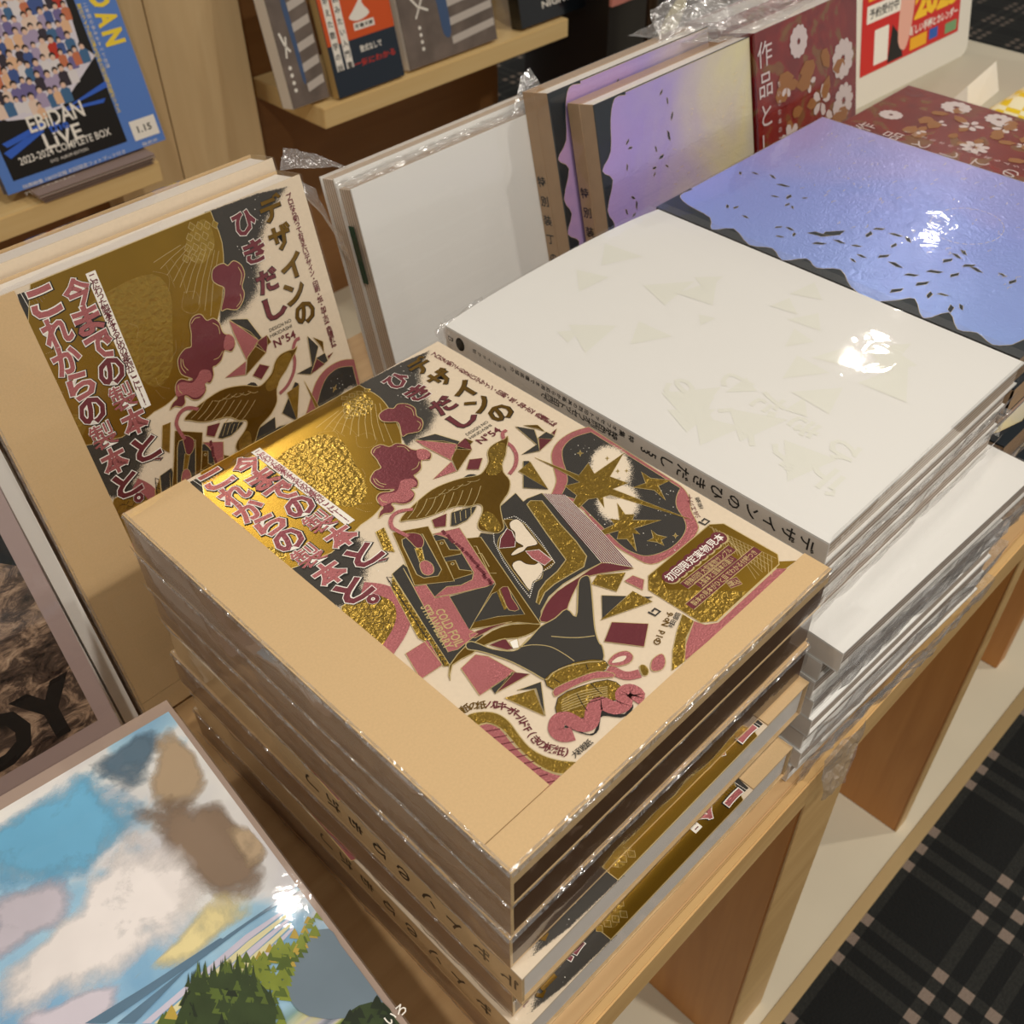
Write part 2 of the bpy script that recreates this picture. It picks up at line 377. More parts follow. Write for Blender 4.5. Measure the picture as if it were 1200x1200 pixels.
# origami and shards
A.g = 'paper_scrap_print'
def shard(m, p, f=pB, line=LINE, z=11): A.poly(m, f(*p), z, line, .35)
shard(INK, [(345, 457), (440, 430), (555, 465), (545, 478)]); shard(PINK, [(345, 460), (480, 464), (545, 478), (515, 555), (390, 490)]); shard(PINK, [(515, 560), (540, 605), (430, 642)])
shard(GOLDD, [(545, 490), (612, 505), (545, 605), (515, 545)]); shard(PINKD, [(545, 478), (580, 450), (605, 480), (612, 505), (530, 500)]); shard(GOLDD, [(580, 450), (618, 465), (605, 480)])
shard(PINKD, [(600, 550), (662, 543), (645, 597), (585, 597)])
shard(INK, [(815, 395), (905, 410), (920, 455), (930, 510), (845, 527), (915, 480)]); shard(GOLDD, [(850, 390), (920, 388), (955, 420), (920, 406)]); shard(PINKD, [(925, 450), (990, 455), (930, 510)]); shard(INK, [(920, 450), (960, 420), (1000, 440), (985, 455)]); shard(PINKD, [(985, 425), (1010, 405), (1000, 435)])
shard(INK, [(852, 557), (880, 557), (970, 690), (852, 683)]); shard(GOLDT, [(885, 560), (970, 690), (830, 605)], z=11.6)
shard(PINKD, [(395, 170), (500, 125), (495, 215), (415, 225)], pF); shard(GOLDT, [(0, 255), (60, 222), (135, 395), (55, 385)], pF)
shard(PINK, [(210, 1110), (370, 1010), (470, 1190), (318, 1290)], pF)
# bird
A.g = 'bird_print'
bird = sm(pB((275, 840), (300, 800), (400, 710), (470, 670), (560, 640), (640, 625), (670, 600), (690, 560), (685, 520), (700, 490), (740, 465), (765, 455), (778, 440), (782, 460), (775, 490), (770, 530), (755, 570), (760, 610), (790, 650), (785, 700), (760, 740), (745, 770), (755, 830), (762, 870), (735, 895), (690, 890), (650, 880), (640, 850), (660, 800), (660, 770), (640, 760), (600, 770), (540, 770), (480, 790), (420, 815), (360, 830), (310, 835)), 3)
A.poly(INK, pB((515, 800), (560, 785), (600, 775), (635, 770), (620, 800), (590, 835), (540, 860), (512, 862)), 12, LINE, .3)
A.poly(INK, sm(pB((570, 640), (590, 622), (620, 618), (640, 630), (600, 640)), 2), 10)
A.poly(GOLDD, bird, 13, LINE, .45)
A.poly(GOLDT, sm(pB((680, 600), (700, 560), (690, 520), (705, 495), (740, 472), (768, 480), (765, 530), (750, 570), (755, 600), (720, 625), (690, 620)), 3), 14)
A.poly(GOLDT, sm(pB((650, 850), (668, 800), (700, 800), (730, 830), (750, 870), (730, 888), (690, 885)), 3), 14)
for k in range(8):
    x = 330 + k * 42; A.stroke(LINE, sm(pB((x - 20, 828 - k * 6), (x + 10, 790 - k * 8), (x + 30, 745 - k * 10)), 4, False), .3, 14.5)
for k in range(5): A.stroke(LINE, sm(pB((410 + k * 45, 735 - k * 20), (450 + k * 45, 725 - k * 18), (490 + k * 40, 690 - k * 12)), 4, False), .25, 14.5)
for k in range(4): A.stroke(LINE, pB((530 + k * 26, 800 - k * 6), (536 + k * 24, 850 - k * 12)), .3, 13)
A.stroke(PINK, sm(pB((775, 412), (757, 425), (760, 450), (778, 472), (800, 490), (820, 530), (815, 580), (788, 618)), 4, False), 2.0, 12)
A.stroke(PINK, sm(pB((335, 785), (270, 795), (235, 825), (235, 865), (270, 890), (315, 912)), 4, False), 2.0, 16)
# star cloud
A.g = 'star_panel_print'
A.poly(PINK, pC((270, 146)) + sm(pC((270, 146), (210, 165), (160, 200), (138, 245), (148, 300), (155, 340), (135, 390)), 3, False) + sm(pC((190, 395), (250, 440), (330, 540), (420, 600), (490, 630), (560, 600), (620, 560), (655, 510), (650, 480), (630, 440), (625, 400), (610, 370), (590, 350)), 3, False), 5, LINE, .4)
din = pC((278, 165)) + sm(pC((278, 165), (215, 185), (180, 220), (178, 260), (190, 300), (195, 340), (175, 385)), 3, False) + sm(pC((220, 400), (300, 480), (380, 560), (430, 590), (480, 600), (545, 580), (590, 545), (612, 505), (605, 470), (580, 430), (578, 395), (592, 362)), 3, False)
A.poly(INK, din, 6, LINE, .3)
def ell(cx, cy, rx, ry, n=20, ang=0):
    return pC(*[(cx + rx * math.cos(6.2832 * i / n) * math.cos(ang) - ry * math.sin(6.2832 * i / n) * math.sin(ang), cy + rx * math.cos(6.2832 * i / n) * math.sin(ang) + ry * math.sin(6.2832 * i / n) * math.cos(ang)) for i in range(n)])
A.spray(SPRAYC, ell(345, 290, 45, 55, ang=-.4), ell(350, 300, 90, 105, ang=-.4), 7)
A.spray(SPRAYC, ell(370, 410, 45, 45), ell(375, 415, 95, 90), 7)
star = lambda m, *p: A.poly(m, pC(*p), 9, LINE, .35)
star(GOLDT, (80, 255), (235, 318), (268, 275), (290, 312), (393, 240), (345, 322), (408, 345), (355, 366), (635, 475), (345, 387), (320, 395), (325, 432), (300, 397), (268, 402), (175, 490), (228, 388), (185, 355), (238, 342), (200, 318))
star(GOLDT, (370, 415), (398, 455), (430, 455), (425, 475), (525, 475), (430, 505), (450, 525), (425, 522), (438, 585), (405, 542), (370, 542), (375, 512), (220, 557), (360, 490), (345, 470), (378, 475))
star(GOLDT, (455, 305), (488, 328), (560, 335), (515, 355), (540, 405), (500, 370), (425, 360), (470, 345)); star(GOLDT, (490, 510), (510, 527), (545, 535), (525, 545), (535, 565), (510, 553), (475, 548), (497, 538))
for x, y, q in ((240, 240, 12), (335, 258, 8), (575, 530, 10), (372, 303, 8), (403, 302, 7)):
    star(GOLDT, (x, y - q), (x + q * .25, y - q * .2), (x + q, y), (x + q * .25, y + q * .2), (x, y + q), (x - q * .25, y + q * .2), (x - q, y), (x - q * .25, y - q * .2))
for i in range(45):
    x, y = random.choice([(random.uniform(200, 300), random.uniform(190, 260)), (random.uniform(430, 600), random.uniform(480, 590)), (random.uniform(240, 330), random.uniform(440, 520)), (random.uniform(500, 570), random.uniform(360, 470))])
    A.disc(WHITE, pC((x, y))[0], random.uniform(.15, .35), 7.5, 5)
# right open book
A.g = 'open_book_print'
A.poly(INK, pG((150, 200), (265, 100), (320, 160), (345, 140), (450, 100), (580, 250), (750, 450), (870, 590), (750, 650), (600, 740), (500, 830), (445, 930), (440, 1020), (0, 420), (20, 380), (110, 390), (180, 300), (155, 240)), 10, LINE, .35)
A.poly(PINKD, pG((455, 105), (610, 110), (860, 360), (1095, 620), (1000, 600), (870, 590), (690, 390)), 10.5)
for k in range(13):
    t = k / 12; a = (462 + 150 * t, 106 + 8 * t); b = (870 + 225 * t, 588 + 36 * t); A.stroke(WHITE, pG(a, ((a[0] + b[0]) / 2 + 5 * t, (a[1] + b[1]) / 2 - 10 * t), b), .22, 11.2)
A.poly(PINKD, sm(pG((870, 592), (985, 605), (1100, 630), (980, 650), (760, 690), (690, 770), (640, 880), (590, 1000), (445, 1005), (445, 960), (480, 880), (560, 790), (700, 700)), 2), 10.6, LINE, .35)
A.poly(GOLDT, pG((345, 180), (370, 155), (450, 155), (580, 320), (690, 440), (765, 545), (745, 620), (640, 680), (540, 740), (470, 800), (430, 885), (410, 870), (430, 790), (480, 720), (560, 650), (620, 570), (480, 380), (350, 190)), 11, LINE, .5)
A.poly(GOLDD, sm(pG((140, 450), (160, 400), (210, 350), (180, 290), (260, 290), (330, 320), (420, 440), (540, 590), (460, 650), (450, 700), (375, 740), (360, 790), (240, 640), (150, 500)), 2), 11, LINE, .35)
A.poly(PINKD, pG((150, 490), (160, 420), (205, 350), (240, 370), (265, 430), (260, 480)), 12, WHITE, .3); A.poly(PINK, pG((335, 510), (430, 500), (520, 570), (470, 610), (380, 560)), 12, WHITE, .3)
A.poly(CREAMP, sm(pG((225, 310), (270, 285), (310, 310), (340, 350), (380, 400), (420, 460), (350, 480), (320, 510), (250, 540), (235, 530), (280, 490), (320, 475), (265, 440), (260, 380), (230, 350)), 3), 13, INK, .3)
A.poly(CREAMP, sm(pG((240, 610), (290, 575), (340, 600), (400, 605), (430, 590), (460, 630), (440, 700), (390, 725), (365, 785), (300, 700)), 3), 13, INK, .3)
dots(pG((110, 390), (115, 450), (180, 580), (290, 740), (365, 835), (390, 740), (460, 650), (540, 590), (440, 440), (330, 310), (260, 265), (185, 285)), 1.15, .3, 13, WHITE)
# left open book
A.g = 'stationery_book_print'
A.poly(INK, pF((115, 550), (195, 480), (360, 600), (660, 940), (760, 980), (520, 1195)), 10, LINE, .35)
A.poly(GOLDT, pF((118, 565), (112, 650), (300, 1000), (345, 1025), (480, 1200), (525, 1195)), 10.6, LINE, .3)
for k in range(22):
    t = k / 22; a = (118 + 400 * t, 575 + 615 * t); A.stroke(BLACK, pF((a[0], a[1]), (a[0] - 40 + 10 * t, a[1] - 5), (a[0] - 20, a[1] + 32)), .45, 11.2)
A.poly(GOLDD, pF((635, 300), (740, 290), (1160, 900), (1000, 890), (680, 935), (660, 945), (845, 620), (700, 400)), 11, LINE, .4)
A.poly(INK, pF((690, 890), (820, 690), (930, 640), (1050, 835), (860, 850)), 12, LINE, .3); A.poly(PINKD, sm(pF((870, 660), (930, 640), (960, 720), (1010, 800), (940, 805), (900, 730)), 2), 12.6, LINE, .3)
A.poly(GOLDT, pF((850, 670), (880, 660), (930, 790), (905, 805)), 13)
A.stroke(LINE, pF((690, 355), (710, 355), (800, 545), (850, 545)), .4, 12); A.stroke(LINE, pF((720, 405), (745, 405), (800, 500)), .4, 12)
A.poly(GOLDD, pF((120, 260), (370, 215), (470, 420), (555, 600), (275, 630), (200, 440)), 12, LINE, .4)
A.poly(INK, pF((185, 310), (230, 285), (330, 270), (465, 520), (440, 565), (340, 580), (290, 555), (190, 350)), 12.6, LINE, .4)
A.poly(PINKD, sm(pF((205, 270), (260, 262), (315, 275), (340, 320), (325, 365), (285, 365), (250, 330), (215, 295)), 3), 13.2, LINE, .3); A.poly(GOLDT, pF((275, 370), (325, 365), (345, 455), (310, 470)), 13.2, LINE, .3)
A.poly(PINK, sm(pF((310, 480), (350, 455), (400, 485), (410, 535), (375, 560), (330, 545)), 3), 13.2, LINE, .3)
A.poly(INK, sm(pF((370, 300), (520, 285), (600, 370), (690, 520), (680, 590), (600, 630), (520, 640), (410, 715), (360, 620)), 2), 11.6)
A.poly(PINK, pF((400, 270), (590, 225), (840, 610), (780, 640), (560, 690), (410, 715), (500, 640), (600, 630), (680, 590), (690, 540), (600, 390), (530, 310), (470, 285)), 12.4, LINE, .35)
for k in range(26):
    t = k / 25; x = 470 + 340 * t + random.uniform(-8, 8); y = 262 + 370 * t; c = pF((x + 60 * (1 - abs(2 * t - 1)) * .6, y - 10))[0]
    A.poly(PINKD, [(c[0] - .8, c[1] - .8), (c[0] + .8, c[1] - .8), (c[0] + .8, c[1] + .8), (c[0] - .8, c[1] + .8)], 13)
for q in (((425, 320), (480, 310), (520, 380), (600, 385), (600, 410), (475, 435)), ((495, 465), (560, 455), (590, 520), (675, 530), (680, 550), (550, 590))):
    A.poly(GOLDD, pF(*q), 13, LINE, .4)
for q in ((465, 335), (542, 480)): A.disc(LINE, pF(q)[0], .9, 14); A.disc(BLACK, pF(q)[0], .5, 14.5)
A.poly(PINK, pF((195, 510), (270, 640), (355, 625), (420, 720), (520, 700), (660, 940), (720, 970), (580, 1080), (510, 1100), (330, 760)), 12.2, LINE, .3)
A.poly(INK, pF((520, 710), (845, 620), (660, 945)), 12.8, LINE, .3)
tA, tB = pF((345, 770), (520, 1070)); aa = math.atan2(tB[1] - tA[1], tB[0] - tA[0]); L = math.hypot(tB[0] - tA[0], tB[1] - tA[1])
A.text(LINE, 'STRAWBERRY', pF((430, 920))[0], 4, 13, aa, .02, (L * 1.0, 4.2)); A.text(LINE, 'COLD FOIL', pF((520, 925))[0], 4, 13, aa, .02, (L * .85, 4.2))
A.poly(PINKD, sm(pF((660, 975), (800, 920), (960, 885), (830, 930), (700, 1000)), 2), 12, LINE, .3)
A.poly(GOLDD, sm(pF((640, 1050), (700, 1030), (820, 950), (960, 905), (1160, 905), (1110, 960), (1000, 1000), (880, 1010), (750, 1060), (680, 1110), (540, 1190), (525, 1300), (520, 1195)), 2), 11.4, LINE, .4)
# hand
A.g = 'hand_print'
hand = sm(pX((546, 754), (552, 751), (562, 754), (578, 760), (602, 762), (614, 754), (624, 744), (634, 733), (650, 724), (664, 713), (675, 722), (677, 700), (678, 682), (683, 675), (691, 676), (694, 700), (697, 735), (702, 752), (706, 757), (707, 773), (690, 775), (665, 780), (648, 788), (640, 796), (625, 788), (600, 775), (575, 766), (560, 762), (548, 760)), 3)
A.g = 'paper_scrap_print'
shard(PINK, [(100, 312), (185, 230), (260, 240), (420, 330), (280, 425), (210, 470)], pH); shard(INK, [(275, 425), (420, 330), (300, 460)], pH); shard(PINKD, [(300, 460), (400, 332), (505, 345)], pH); shard(PINKD, [(265, 175), (360, 135), (405, 195), (370, 205)], pH); shard(WHITE, [(385, 155), (432, 138), (442, 190), (405, 196)], pH)
A.g = 'hand_print'
A.poly(INK, hand, 14, LINE, .5)
A.stroke(LINE, sm(pH((440, 190), (520, 175), (620, 185), (700, 225), (765, 270)), 4, False), .4, 15); A.stroke(LINE, sm(pH((630, 125), (720, 132), (800, 132), (885, 122)), 4, False), .45, 15); A.stroke(LINE, pH((445, 190), (500, 130)), .4, 15)
A.poly(GOLDT, sm(pH((590, 375), (680, 310), (780, 275), (870, 260), (945, 270), (950, 320), (800, 380), (650, 440)), 2), 14.4, BLACK, .3)
A.poly(GOLDT, sm(pH((670, 485), (800, 420), (960, 380), (1040, 420), (1030, 490), (940, 510), (880, 530), (850, 600), (740, 600), (665, 595)), 2), 14.4, BLACK, .3)
for q in ([(780, 460), (810, 520), (840, 560)], [(860, 400), (900, 440), (930, 465)], [(645, 375), (680, 395)], [(835, 290), (845, 320)]): A.stroke(BLACK, pH(*q), .35, 15)
for k in range(6): A.stroke(LINE, sm(pH((690, 530 + k * 14 - 30), (800, 470 + k * 16 - 20), (960, 420 + k * 12)), 4, False), .35, 15)
A.poly(BLACK, sm(pH((700, 655), (760, 640), (820, 690), (880, 690), (905, 620), (920, 550), (1000, 570), (1060, 580), (1110, 520), (1100, 570), (1040, 600), (960, 590), (920, 600), (910, 670), (870, 705), (800, 690), (740, 665)), 2), 13)
A.stroke(PINK, sm(pH((760, 695), (700, 705), (660, 675), (670, 620), (720, 605), (800, 645), (860, 630), (880, 550), (920, 515), (1000, 545), (1060, 520), (1050, 465), (1090, 440), (1135, 465), (1110, 500)), 4, False), 6.2, 15)
A.poly(PINK, sm(pH((645, 470), (650, 430), (780, 370), (900, 330), (990, 340), (995, 365), (880, 375), (760, 420), (665, 475)), 2), 15, LINE, .3)
A.poly(PINK, sm(pH((960, 285), (1000, 230), (1070, 210), (1110, 240), (1090, 280), (1020, 300)), 3), 14, LINE, .3); A.poly(CREAMP, sm(pH((985, 280), (1020, 248), (1070, 240), (1050, 270)), 3), 14.6)
A.g = 'paintbrush_print'
A.stroke(PINK, sm(pH((965, 310), (1040, 348), (1090, 355), (1150, 342)), 4, False), 4.2, 14); A.poly(GOLDT, sm(pH((1148, 300), (1175, 292), (1200, 320), (1195, 350), (1165, 352)), 2), 14.6, LINE, .3)
A.poly(PINK, sm(pD((1088, 545), (1095, 515), (1127, 496), (1140, 522), (1130, 550), (1100, 558)), 3), 14, LINE, .3)
A.g = 'paper_scrap_print'
shard(PINKD, [(985, 40), (1200, 50), (1175, 185), (940, 155)], pH); shard(INK, [(430, 440), (570, 390), (595, 590), (540, 430)], pH); shard(GOLDT, [(355, 485), (530, 435), (590, 590)], pH, z=11.8)
shard(GOLDT, [(280, 700), (300, 668), (400, 660), (368, 727)], pC); shard(PINK, [(395, 690), (425, 670), (465, 685), (460, 722)], pC); shard(INK, [(315, 740), (497, 745), (318, 825)], pC, z=10.6); shard(GOLDT, [(425, 725), (495, 762), (310, 828)], pC, z=11.8)
# scale badge lower left of the art, wave at the corner, badge on the right
A.g = 'pattern_band_print'
A.poly(GOLDT, sm(pD((0, 330), (60, 292), (150, 290), (195, 330), (190, 400), (150, 460), (128, 488)), 3, False) + pD((60, 430), (0, 375)), 8, LINE, .3)
for i in range(7):
    for j in range(6):
        c = pD((25 + j * 28 + i * 8, 310 + i * 24))[0]
        q = (c[0], c[1])
        if pD((0, 300))[0][0] < c[0] < pD((190, 400))[0][0] + 2 and i * 1 + j < 9: A.stroke(BLACK, [(q[0] - 2.2, q[1] + 1), (q[0], q[1] - .8), (q[0] + 2.2, q[1] + 1)], .25, 9)
A.stroke(PINK, sm(pD((75, 262), (140, 270), (200, 300), (220, 350), (205, 415), (150, 500)), 4, False), 6.5, 9)
A.poly(GOLDT, sm(pH((105, 620), (150, 580), (230, 565), (310, 575), (380, 620), (440, 700), (500, 770), (580, 820), (680, 850), (785, 860)), 3, False) + sm(pH((715, 930), (640, 920), (540, 870), (450, 790), (390, 720), (330, 660), (250, 630), (165, 660)), 3, False), 8, LINE, .4)
A.poly(PINK, sm(pH((168, 668), (250, 634), (330, 665), (400, 750), (470, 820), (560, 890), (640, 927), (690, 938)), 3, False) + pH((595, 1040)), 8, LINE, .3)
for i in range(9):
    a, b = pH((190 + i * 45, 690 + i * 38), (330 + i * 40, 665 + i * 38)); A.stroke(PINKD, [a, b], .5, 8.8)
A.g = 'badge_print'
A.poly(GOLD, pI((0, 560), (430, 200), (530, 195), (910, 410), (920, 480), (480, 880), (370, 890), (0, 660)), 8, LINE, .5)
A.poly(GOLDT, pI((0, 570), (60, 520), (130, 660), (700, 670), (480, 880), (370, 890), (0, 660)), 8.6)
for i in range(16):
    a, b = pI((445 + i * 28, 215 + i * 14), (530 + i * 24 - 20, 350 + i * 14)); A.stroke(LINE, [a, b], .2, 9)
for i in range(7):
    a, b = pI((425 + i * 30, 215 + i * 22), (900 - i * 24, 440 + i * 24)); A.stroke(LINE, [a, b], .2, 9)
A.poly(PINK, pI((490, 890), (900, 510), (980, 510), (450, 1000), (260, 1160), (260, 1050), (320, 880), (400, 905)), 8, LINE, .3)
A.poly(GOLDT, pI((170, 1090), (200, 950), (240, 830), (320, 880), (265, 1000), (255, 1165), (165, 1230)), 7.6, LINE, .3); A.poly(GOLD, pI((915, 460), (1040, 455), (960, 515), (900, 510)), 7.6)
bA, bB = pI((155, 570), (495, 295)); ba = math.atan2(bB[1] - bA[1], bB[0] - bA[0])
for i, ch in enumerate('初回限定実物見本'):
    t = i / 7; c = (bA[0] + (bB[0] - bA[0]) * t, bA[1] + (bB[1] - bA[1]) * t)
    A.disc(LINE, (c[0] + .2, c[1] - .5), 4.1, 9.5, 14); A.disc(PINKD, c, 3.8, 10, 14); A.text(WHITE, ch, c, 5, 10.6, ba, .01)
for q0, q1, body in (((250, 635), (590, 365), '特殊印刷 大型実物サンプル'), ((350, 635), (600, 430), '上製本と並製本の違い'), ((290, 780), (770, 375), '製本の見本がひと目でわかる付録つき'), ((560, 625), (640, 595), '綴込')):
    a, b = pI(q0, q1); an = math.atan2(b[1] - a[1], b[0] - a[0]); l = math.hypot(b[0] - a[0], b[1] - a[1]); nx, ny = -math.sin(an) * 2.3, math.cos(an) * 2.3
    A.poly(PINKD, [(a[0] + nx, a[1] + ny), (a[0] - nx, a[1] - ny), (b[0] - nx, b[1] - ny), (b[0] + nx, b[1] + ny)], 10, LINE, .3)
    A.text(LINE, body, ((a[0] + b[0]) / 2, (a[1] + b[1]) / 2), 3, 10.6, an, .01, (l * .92, 3.2))
# small captions
A.g = 'caption_lettering'
def curve_text(m, body, pts, f, size, bold=.01):
    p = sm(f(*pts), 6, False); n = len(body)
    for i, ch in enumerate(body):
        k = i / max(1, n - 1) * (len(p) - 1); j = min(len(p) - 2, int(k)); u = k - j
        c = (p[j][0] + (p[j + 1][0] - p[j][0]) * u, p[j][1] + (p[j + 1][1] - p[j][1]) * u)
        A.text(m, ch, c, size, 10, math.atan2(p[j + 1][1] - p[j][1], p[j + 1][0] - p[j][0]), bold)
curve_text(GOLDD, '表紙の紙', [(95, 565), (150, 535), (220, 525)], pH, 4.2, .02)
curve_text(PINKD, 'バルキーボールドF(きの板紙)', [(280, 520), (370, 540), (450, 600), (500, 680), (580, 760), (720, 805)], pH, 4.4, .02)
curve_text(INK, '大和板紙', [(772, 812), (848, 748)], pH, 3.2)
curve_text(GOLDD, 'Gold No.6', [(60, 1030), (150, 830)], pI, 4.0, .02); curve_text(INK, '村田金箔', [(160, 910), (205, 835)], pI, 2.6)
curve_text(PINKD, 'シルエッティー', [(345, 140), (305, 60), (290, 0)], pI, 3.0); curve_text(INK, '村田金箔', [(372, 80), (345, 20)], pI, 2.2)
for q, f in (((45, 815), pI), ((395, 180), pI)):
    c = f(q)[0]; A.stroke(INK, [(c[0] - 2, c[1] + 2), (c[0] - 1.5, c[1] - 1.5), (c[0] + 1.8, c[1] - 1.5), (c[0] + 1.5, c[1] + 1.2), (c[0] - .8, c[1] + 1)], 1.0, 9)
COVER_PRINT = art.meshes({})

STUFFP = ('sky_print', 'star_speckle_print', 'headline_lettering', 'title_lettering', 'paper_scrap_print', 'caption_lettering', 'pattern_band_print', 'subtitle_lettering', 'smoke_cloud_print', 'slogan_strip', 'badge_print')
# ------------------------------------------------------------------ setting
struct('floor', (-900, 3200, -24, 1300, FLOOR - 20, FLOOR), mat('beige_stone_floor', (206, 196, 172), .35, noise_amt=.10, nscale=9))
struct('trim_1', (-900, 3200, -36, -24, FLOOR - 20, FLOOR + 2), mat('brass_threshold', (190, 164, 118), .35, metal=.5))
M, nt, b, tc = nodemat('plaid_carpet', .95)
sp = nt.nodes.new('ShaderNodeSeparateXYZ'); nt.links.new(tc.outputs['Object'], sp.inputs[0])
def bandset(axis, off, pitch=.1225):
    f = mathn(nt, 'FRACT', mathn(nt, 'DIVIDE', mathn(nt, 'ADD', sp.outputs[axis], off), pitch)); tot = None
    for c, wd in ((.1, .045), (.3, .045), (.5, .045)):
        g = mathn(nt, 'LESS_THAN', mathn(nt, 'ABSOLUTE', mathn(nt, 'SUBTRACT', f, c)), wd); tot = g if tot is None else mathn(nt, 'MAXIMUM', tot, g)
    return tot
bx_, by_ = bandset(0, 10 * .1225 - .3482), bandset(1, 20 * .1225 + .17325)
both = mathn(nt, 'MULTIPLY', bx_, by_); anyb = mathn(nt, 'MAXIMUM', bx_, by_)
nz = noisen(nt, tc.outputs['Object'], 420, 2)
c = mixc(nt, mathn(nt, 'MULTIPLY', anyb, nz), lin(9, 12, 11), lin(46, 46, 42)); c = mixc(nt, mathn(nt, 'MULTIPLY', both, .8), c, lin(132, 116, 104)); nt.links.new(c, b.inputs['Base Color'])
bp = nt.nodes.new('ShaderNodeBump'); bp.inputs['Strength'].default_value = .6; bp.inputs['Distance'].default_value = .003; nt.links.new(nz, bp.inputs['Height']); nt.links.new(bp.outputs[0], b.inputs['Normal'])
struct('floor_carpet', (-900, 3200, -1800, -36, FLOOR - 20, FLOOR - 1), M)
struct('floor_far', (1420, 3200, 700, 3000, FLOOR - 20, FLOOR + 1), M)
struct('wall_back', (-900, 1130, 1160, 1185, FLOOR, 420), BROWN)
struct('ceiling', (-2600, 5200, -2600, 3600, CEIL, CEIL + 30), mat('ceiling_paint', (190, 182, 170), .9))
pier = thing('wall_pier', None, None, (0, 0, 0)); pier['kind'] = 'structure'
PY = 1112.0
pl_, ps_, pr_ = ony(152, 258, PY)[0], ony(195, 120, PY)[0], ony(296, 98, PY)[0]
bbox_obj('panel', (pl_, ps_ - 1, PY, 1159, FLOOR, 420), WOODW, pier)
bbox_obj('panel', (ps_ + 1, pr_, PY, 1159, FLOOR, 420), WOODW, pier)

# ceiling downlights
for i, (x, y, p) in enumerate(LAMPS):
    pos = ['above the wall shelves', 'far along the table', 'over the middle of the table', 'farthest along the table', 'behind the wall shelves', 'left of the tall pier', 'over the aisle by the brown magazines', 'over the aisle farther along', 'over the aisle at the left end'][i]
    t = thing('ceiling_downlight', 'round recessed ceiling downlight ' + pos, 'lamp', (x, y, CEIL), group='ceiling downlights')
    n = 24; vs = []
    for rr, z in ((85, 0), (85, -8), (62, -8), (60, 40)):
        vs += [(rr * math.cos(6.2832 * k / n), rr * math.sin(6.2832 * k / n), z) for k in range(n)]
    fs = [(q * n + k, q * n + (k + 1) % n, (q + 1) * n + (k + 1) % n, (q + 1) * n + k) for q in range(3) for k in range(n)]
    mk('trim_ring', vs, fs, mat('white_lamp_trim', (240, 240, 236), .5), t)
    li = bpy.data.lights.new('lamp', 'AREA'); li.shape = 'DISK'; li.size = .05 if p < 1 else .075; li.energy = p; li.color = (1, .94, .855); li.spread = 2.6
    lo = bpy.data.objects.new('lamp', li); COL.objects.link(lo); lo.parent = t; lo.location = (0, 0, -.012)

# ------------------------------------------------------------------ tables
TZ = -178.5
t = thing('display_table', 'pale maple display table carrying the magazine piles', 'table', (0, 0, FLOOR))
def tpart(n, x0, x1, y0, y1, z0, z1, m, bv=1.0): return bbox_obj(n, (x0, x1, y0, y1, z0 - FLOOR, z1 - FLOOR), m, t, bv)
tpart('tabletop', -820, 740, -8, 520, TZ - 26, TZ, WOODT)
tpart('front_edge', -820, 740, -14, -8.2, TZ - 28, TZ + .2, WOODE)
tpart('partition_panel', 226, 281, -12, 500, FLOOR, TZ - 28.5, WOODP); tpart('partition_edge', 226, 281, -13.5, -12.1, FLOOR, TZ - 28.5, WOODE, .3)
tpart('partition_panel', 505, 524, -12, 500, FLOOR, TZ - 28.5, WOODP); tpart('partition_edge', 505, 524, -13.5, -12.1, FLOOR, TZ - 28.5, WOODE, .3)
tpart('partition_panel', -60, -5, -12, 500, FLOOR, TZ - 28.5, WOODP); tpart('back_panel', -820, 740, 500, 516, FLOOR, TZ - 26.5, WOODP)
t2 = thing('display_table', 'grey beige laminate table beyond the red books', 'table', (0, 0, FLOOR)); t = t2
LAM = mat('grey_beige_laminate', (178, 170, 150), .45, noise_amt=.05, nscale=20)
tpart('tabletop', 742, 1356, -8, 600, TZ - 28, TZ, LAM); tpart('end_panel', 1330, 1352, 10, 580, FLOOR, TZ - 28.5, WOODP); tpart('end_panel', 760, 782, 10, 580, FLOOR, TZ - 28.5, WOODP)

# ------------------------------------------------------------------ plastic film
def film_box(parent, b, m, name='plastic_wrap', seed=1, amp=.5, n=10, skip=('bottom',)):
    x0, x1, y0, y1, z0, z1 = b; vs, fs = [], []
    def grid(o, u, v, nu, nv, nrm):
        k = len(vs)
        for j in range(nv + 1):
            for i in range(nu + 1):
                p = Vector(o) + Vector(u) * (i / nu) + Vector(v) * (j / nv)
                e = min(i, nu - i, 1) * min(j, nv - j, 1)
                d = noise.noise(p * .045 + Vector((seed * 7.3, 0, 0))) * amp + abs(noise.noise(p * .16 + Vector((0, seed * 3.1, 0)))) * amp
                p = p + Vector(nrm) * (abs(d) * (1 if e else .25) * (.15 if nrm[2] else 1)); vs.append(tuple(p))
        for j in range(nv):
            for i in range(nu):
                a = k + j * (nu + 1) + i; fs.append((a, a + 1, a + nu + 2, a + nu + 1))
    dx, dy, dz = x1 - x0, y1 - y0, z1 - z0; q = max(2, n // 3)
    grid((x0, y0, z1), (dx, 0, 0), (0, dy, 0), n * 2, n * 2, (0, 0, .25))
    grid((x0, y0, z0), (dx, 0, 0), (0, 0, dz), n * 3, q, (0, -1, 0)); grid((x0, y1, z0), (0, -dy, 0), (0, 0, dz), n * 3, q, (-1, 0, 0))
    grid((x1, y0, z0), (0, dy, 0), (0, 0, dz), n * 2, q, (1, 0, 0)); grid((x1, y1, z0), (-dx, 0, 0), (0, 0, dz), n * 2, q, (0, 1, 0))
    return mk(name, vs, fs, m, parent, True)
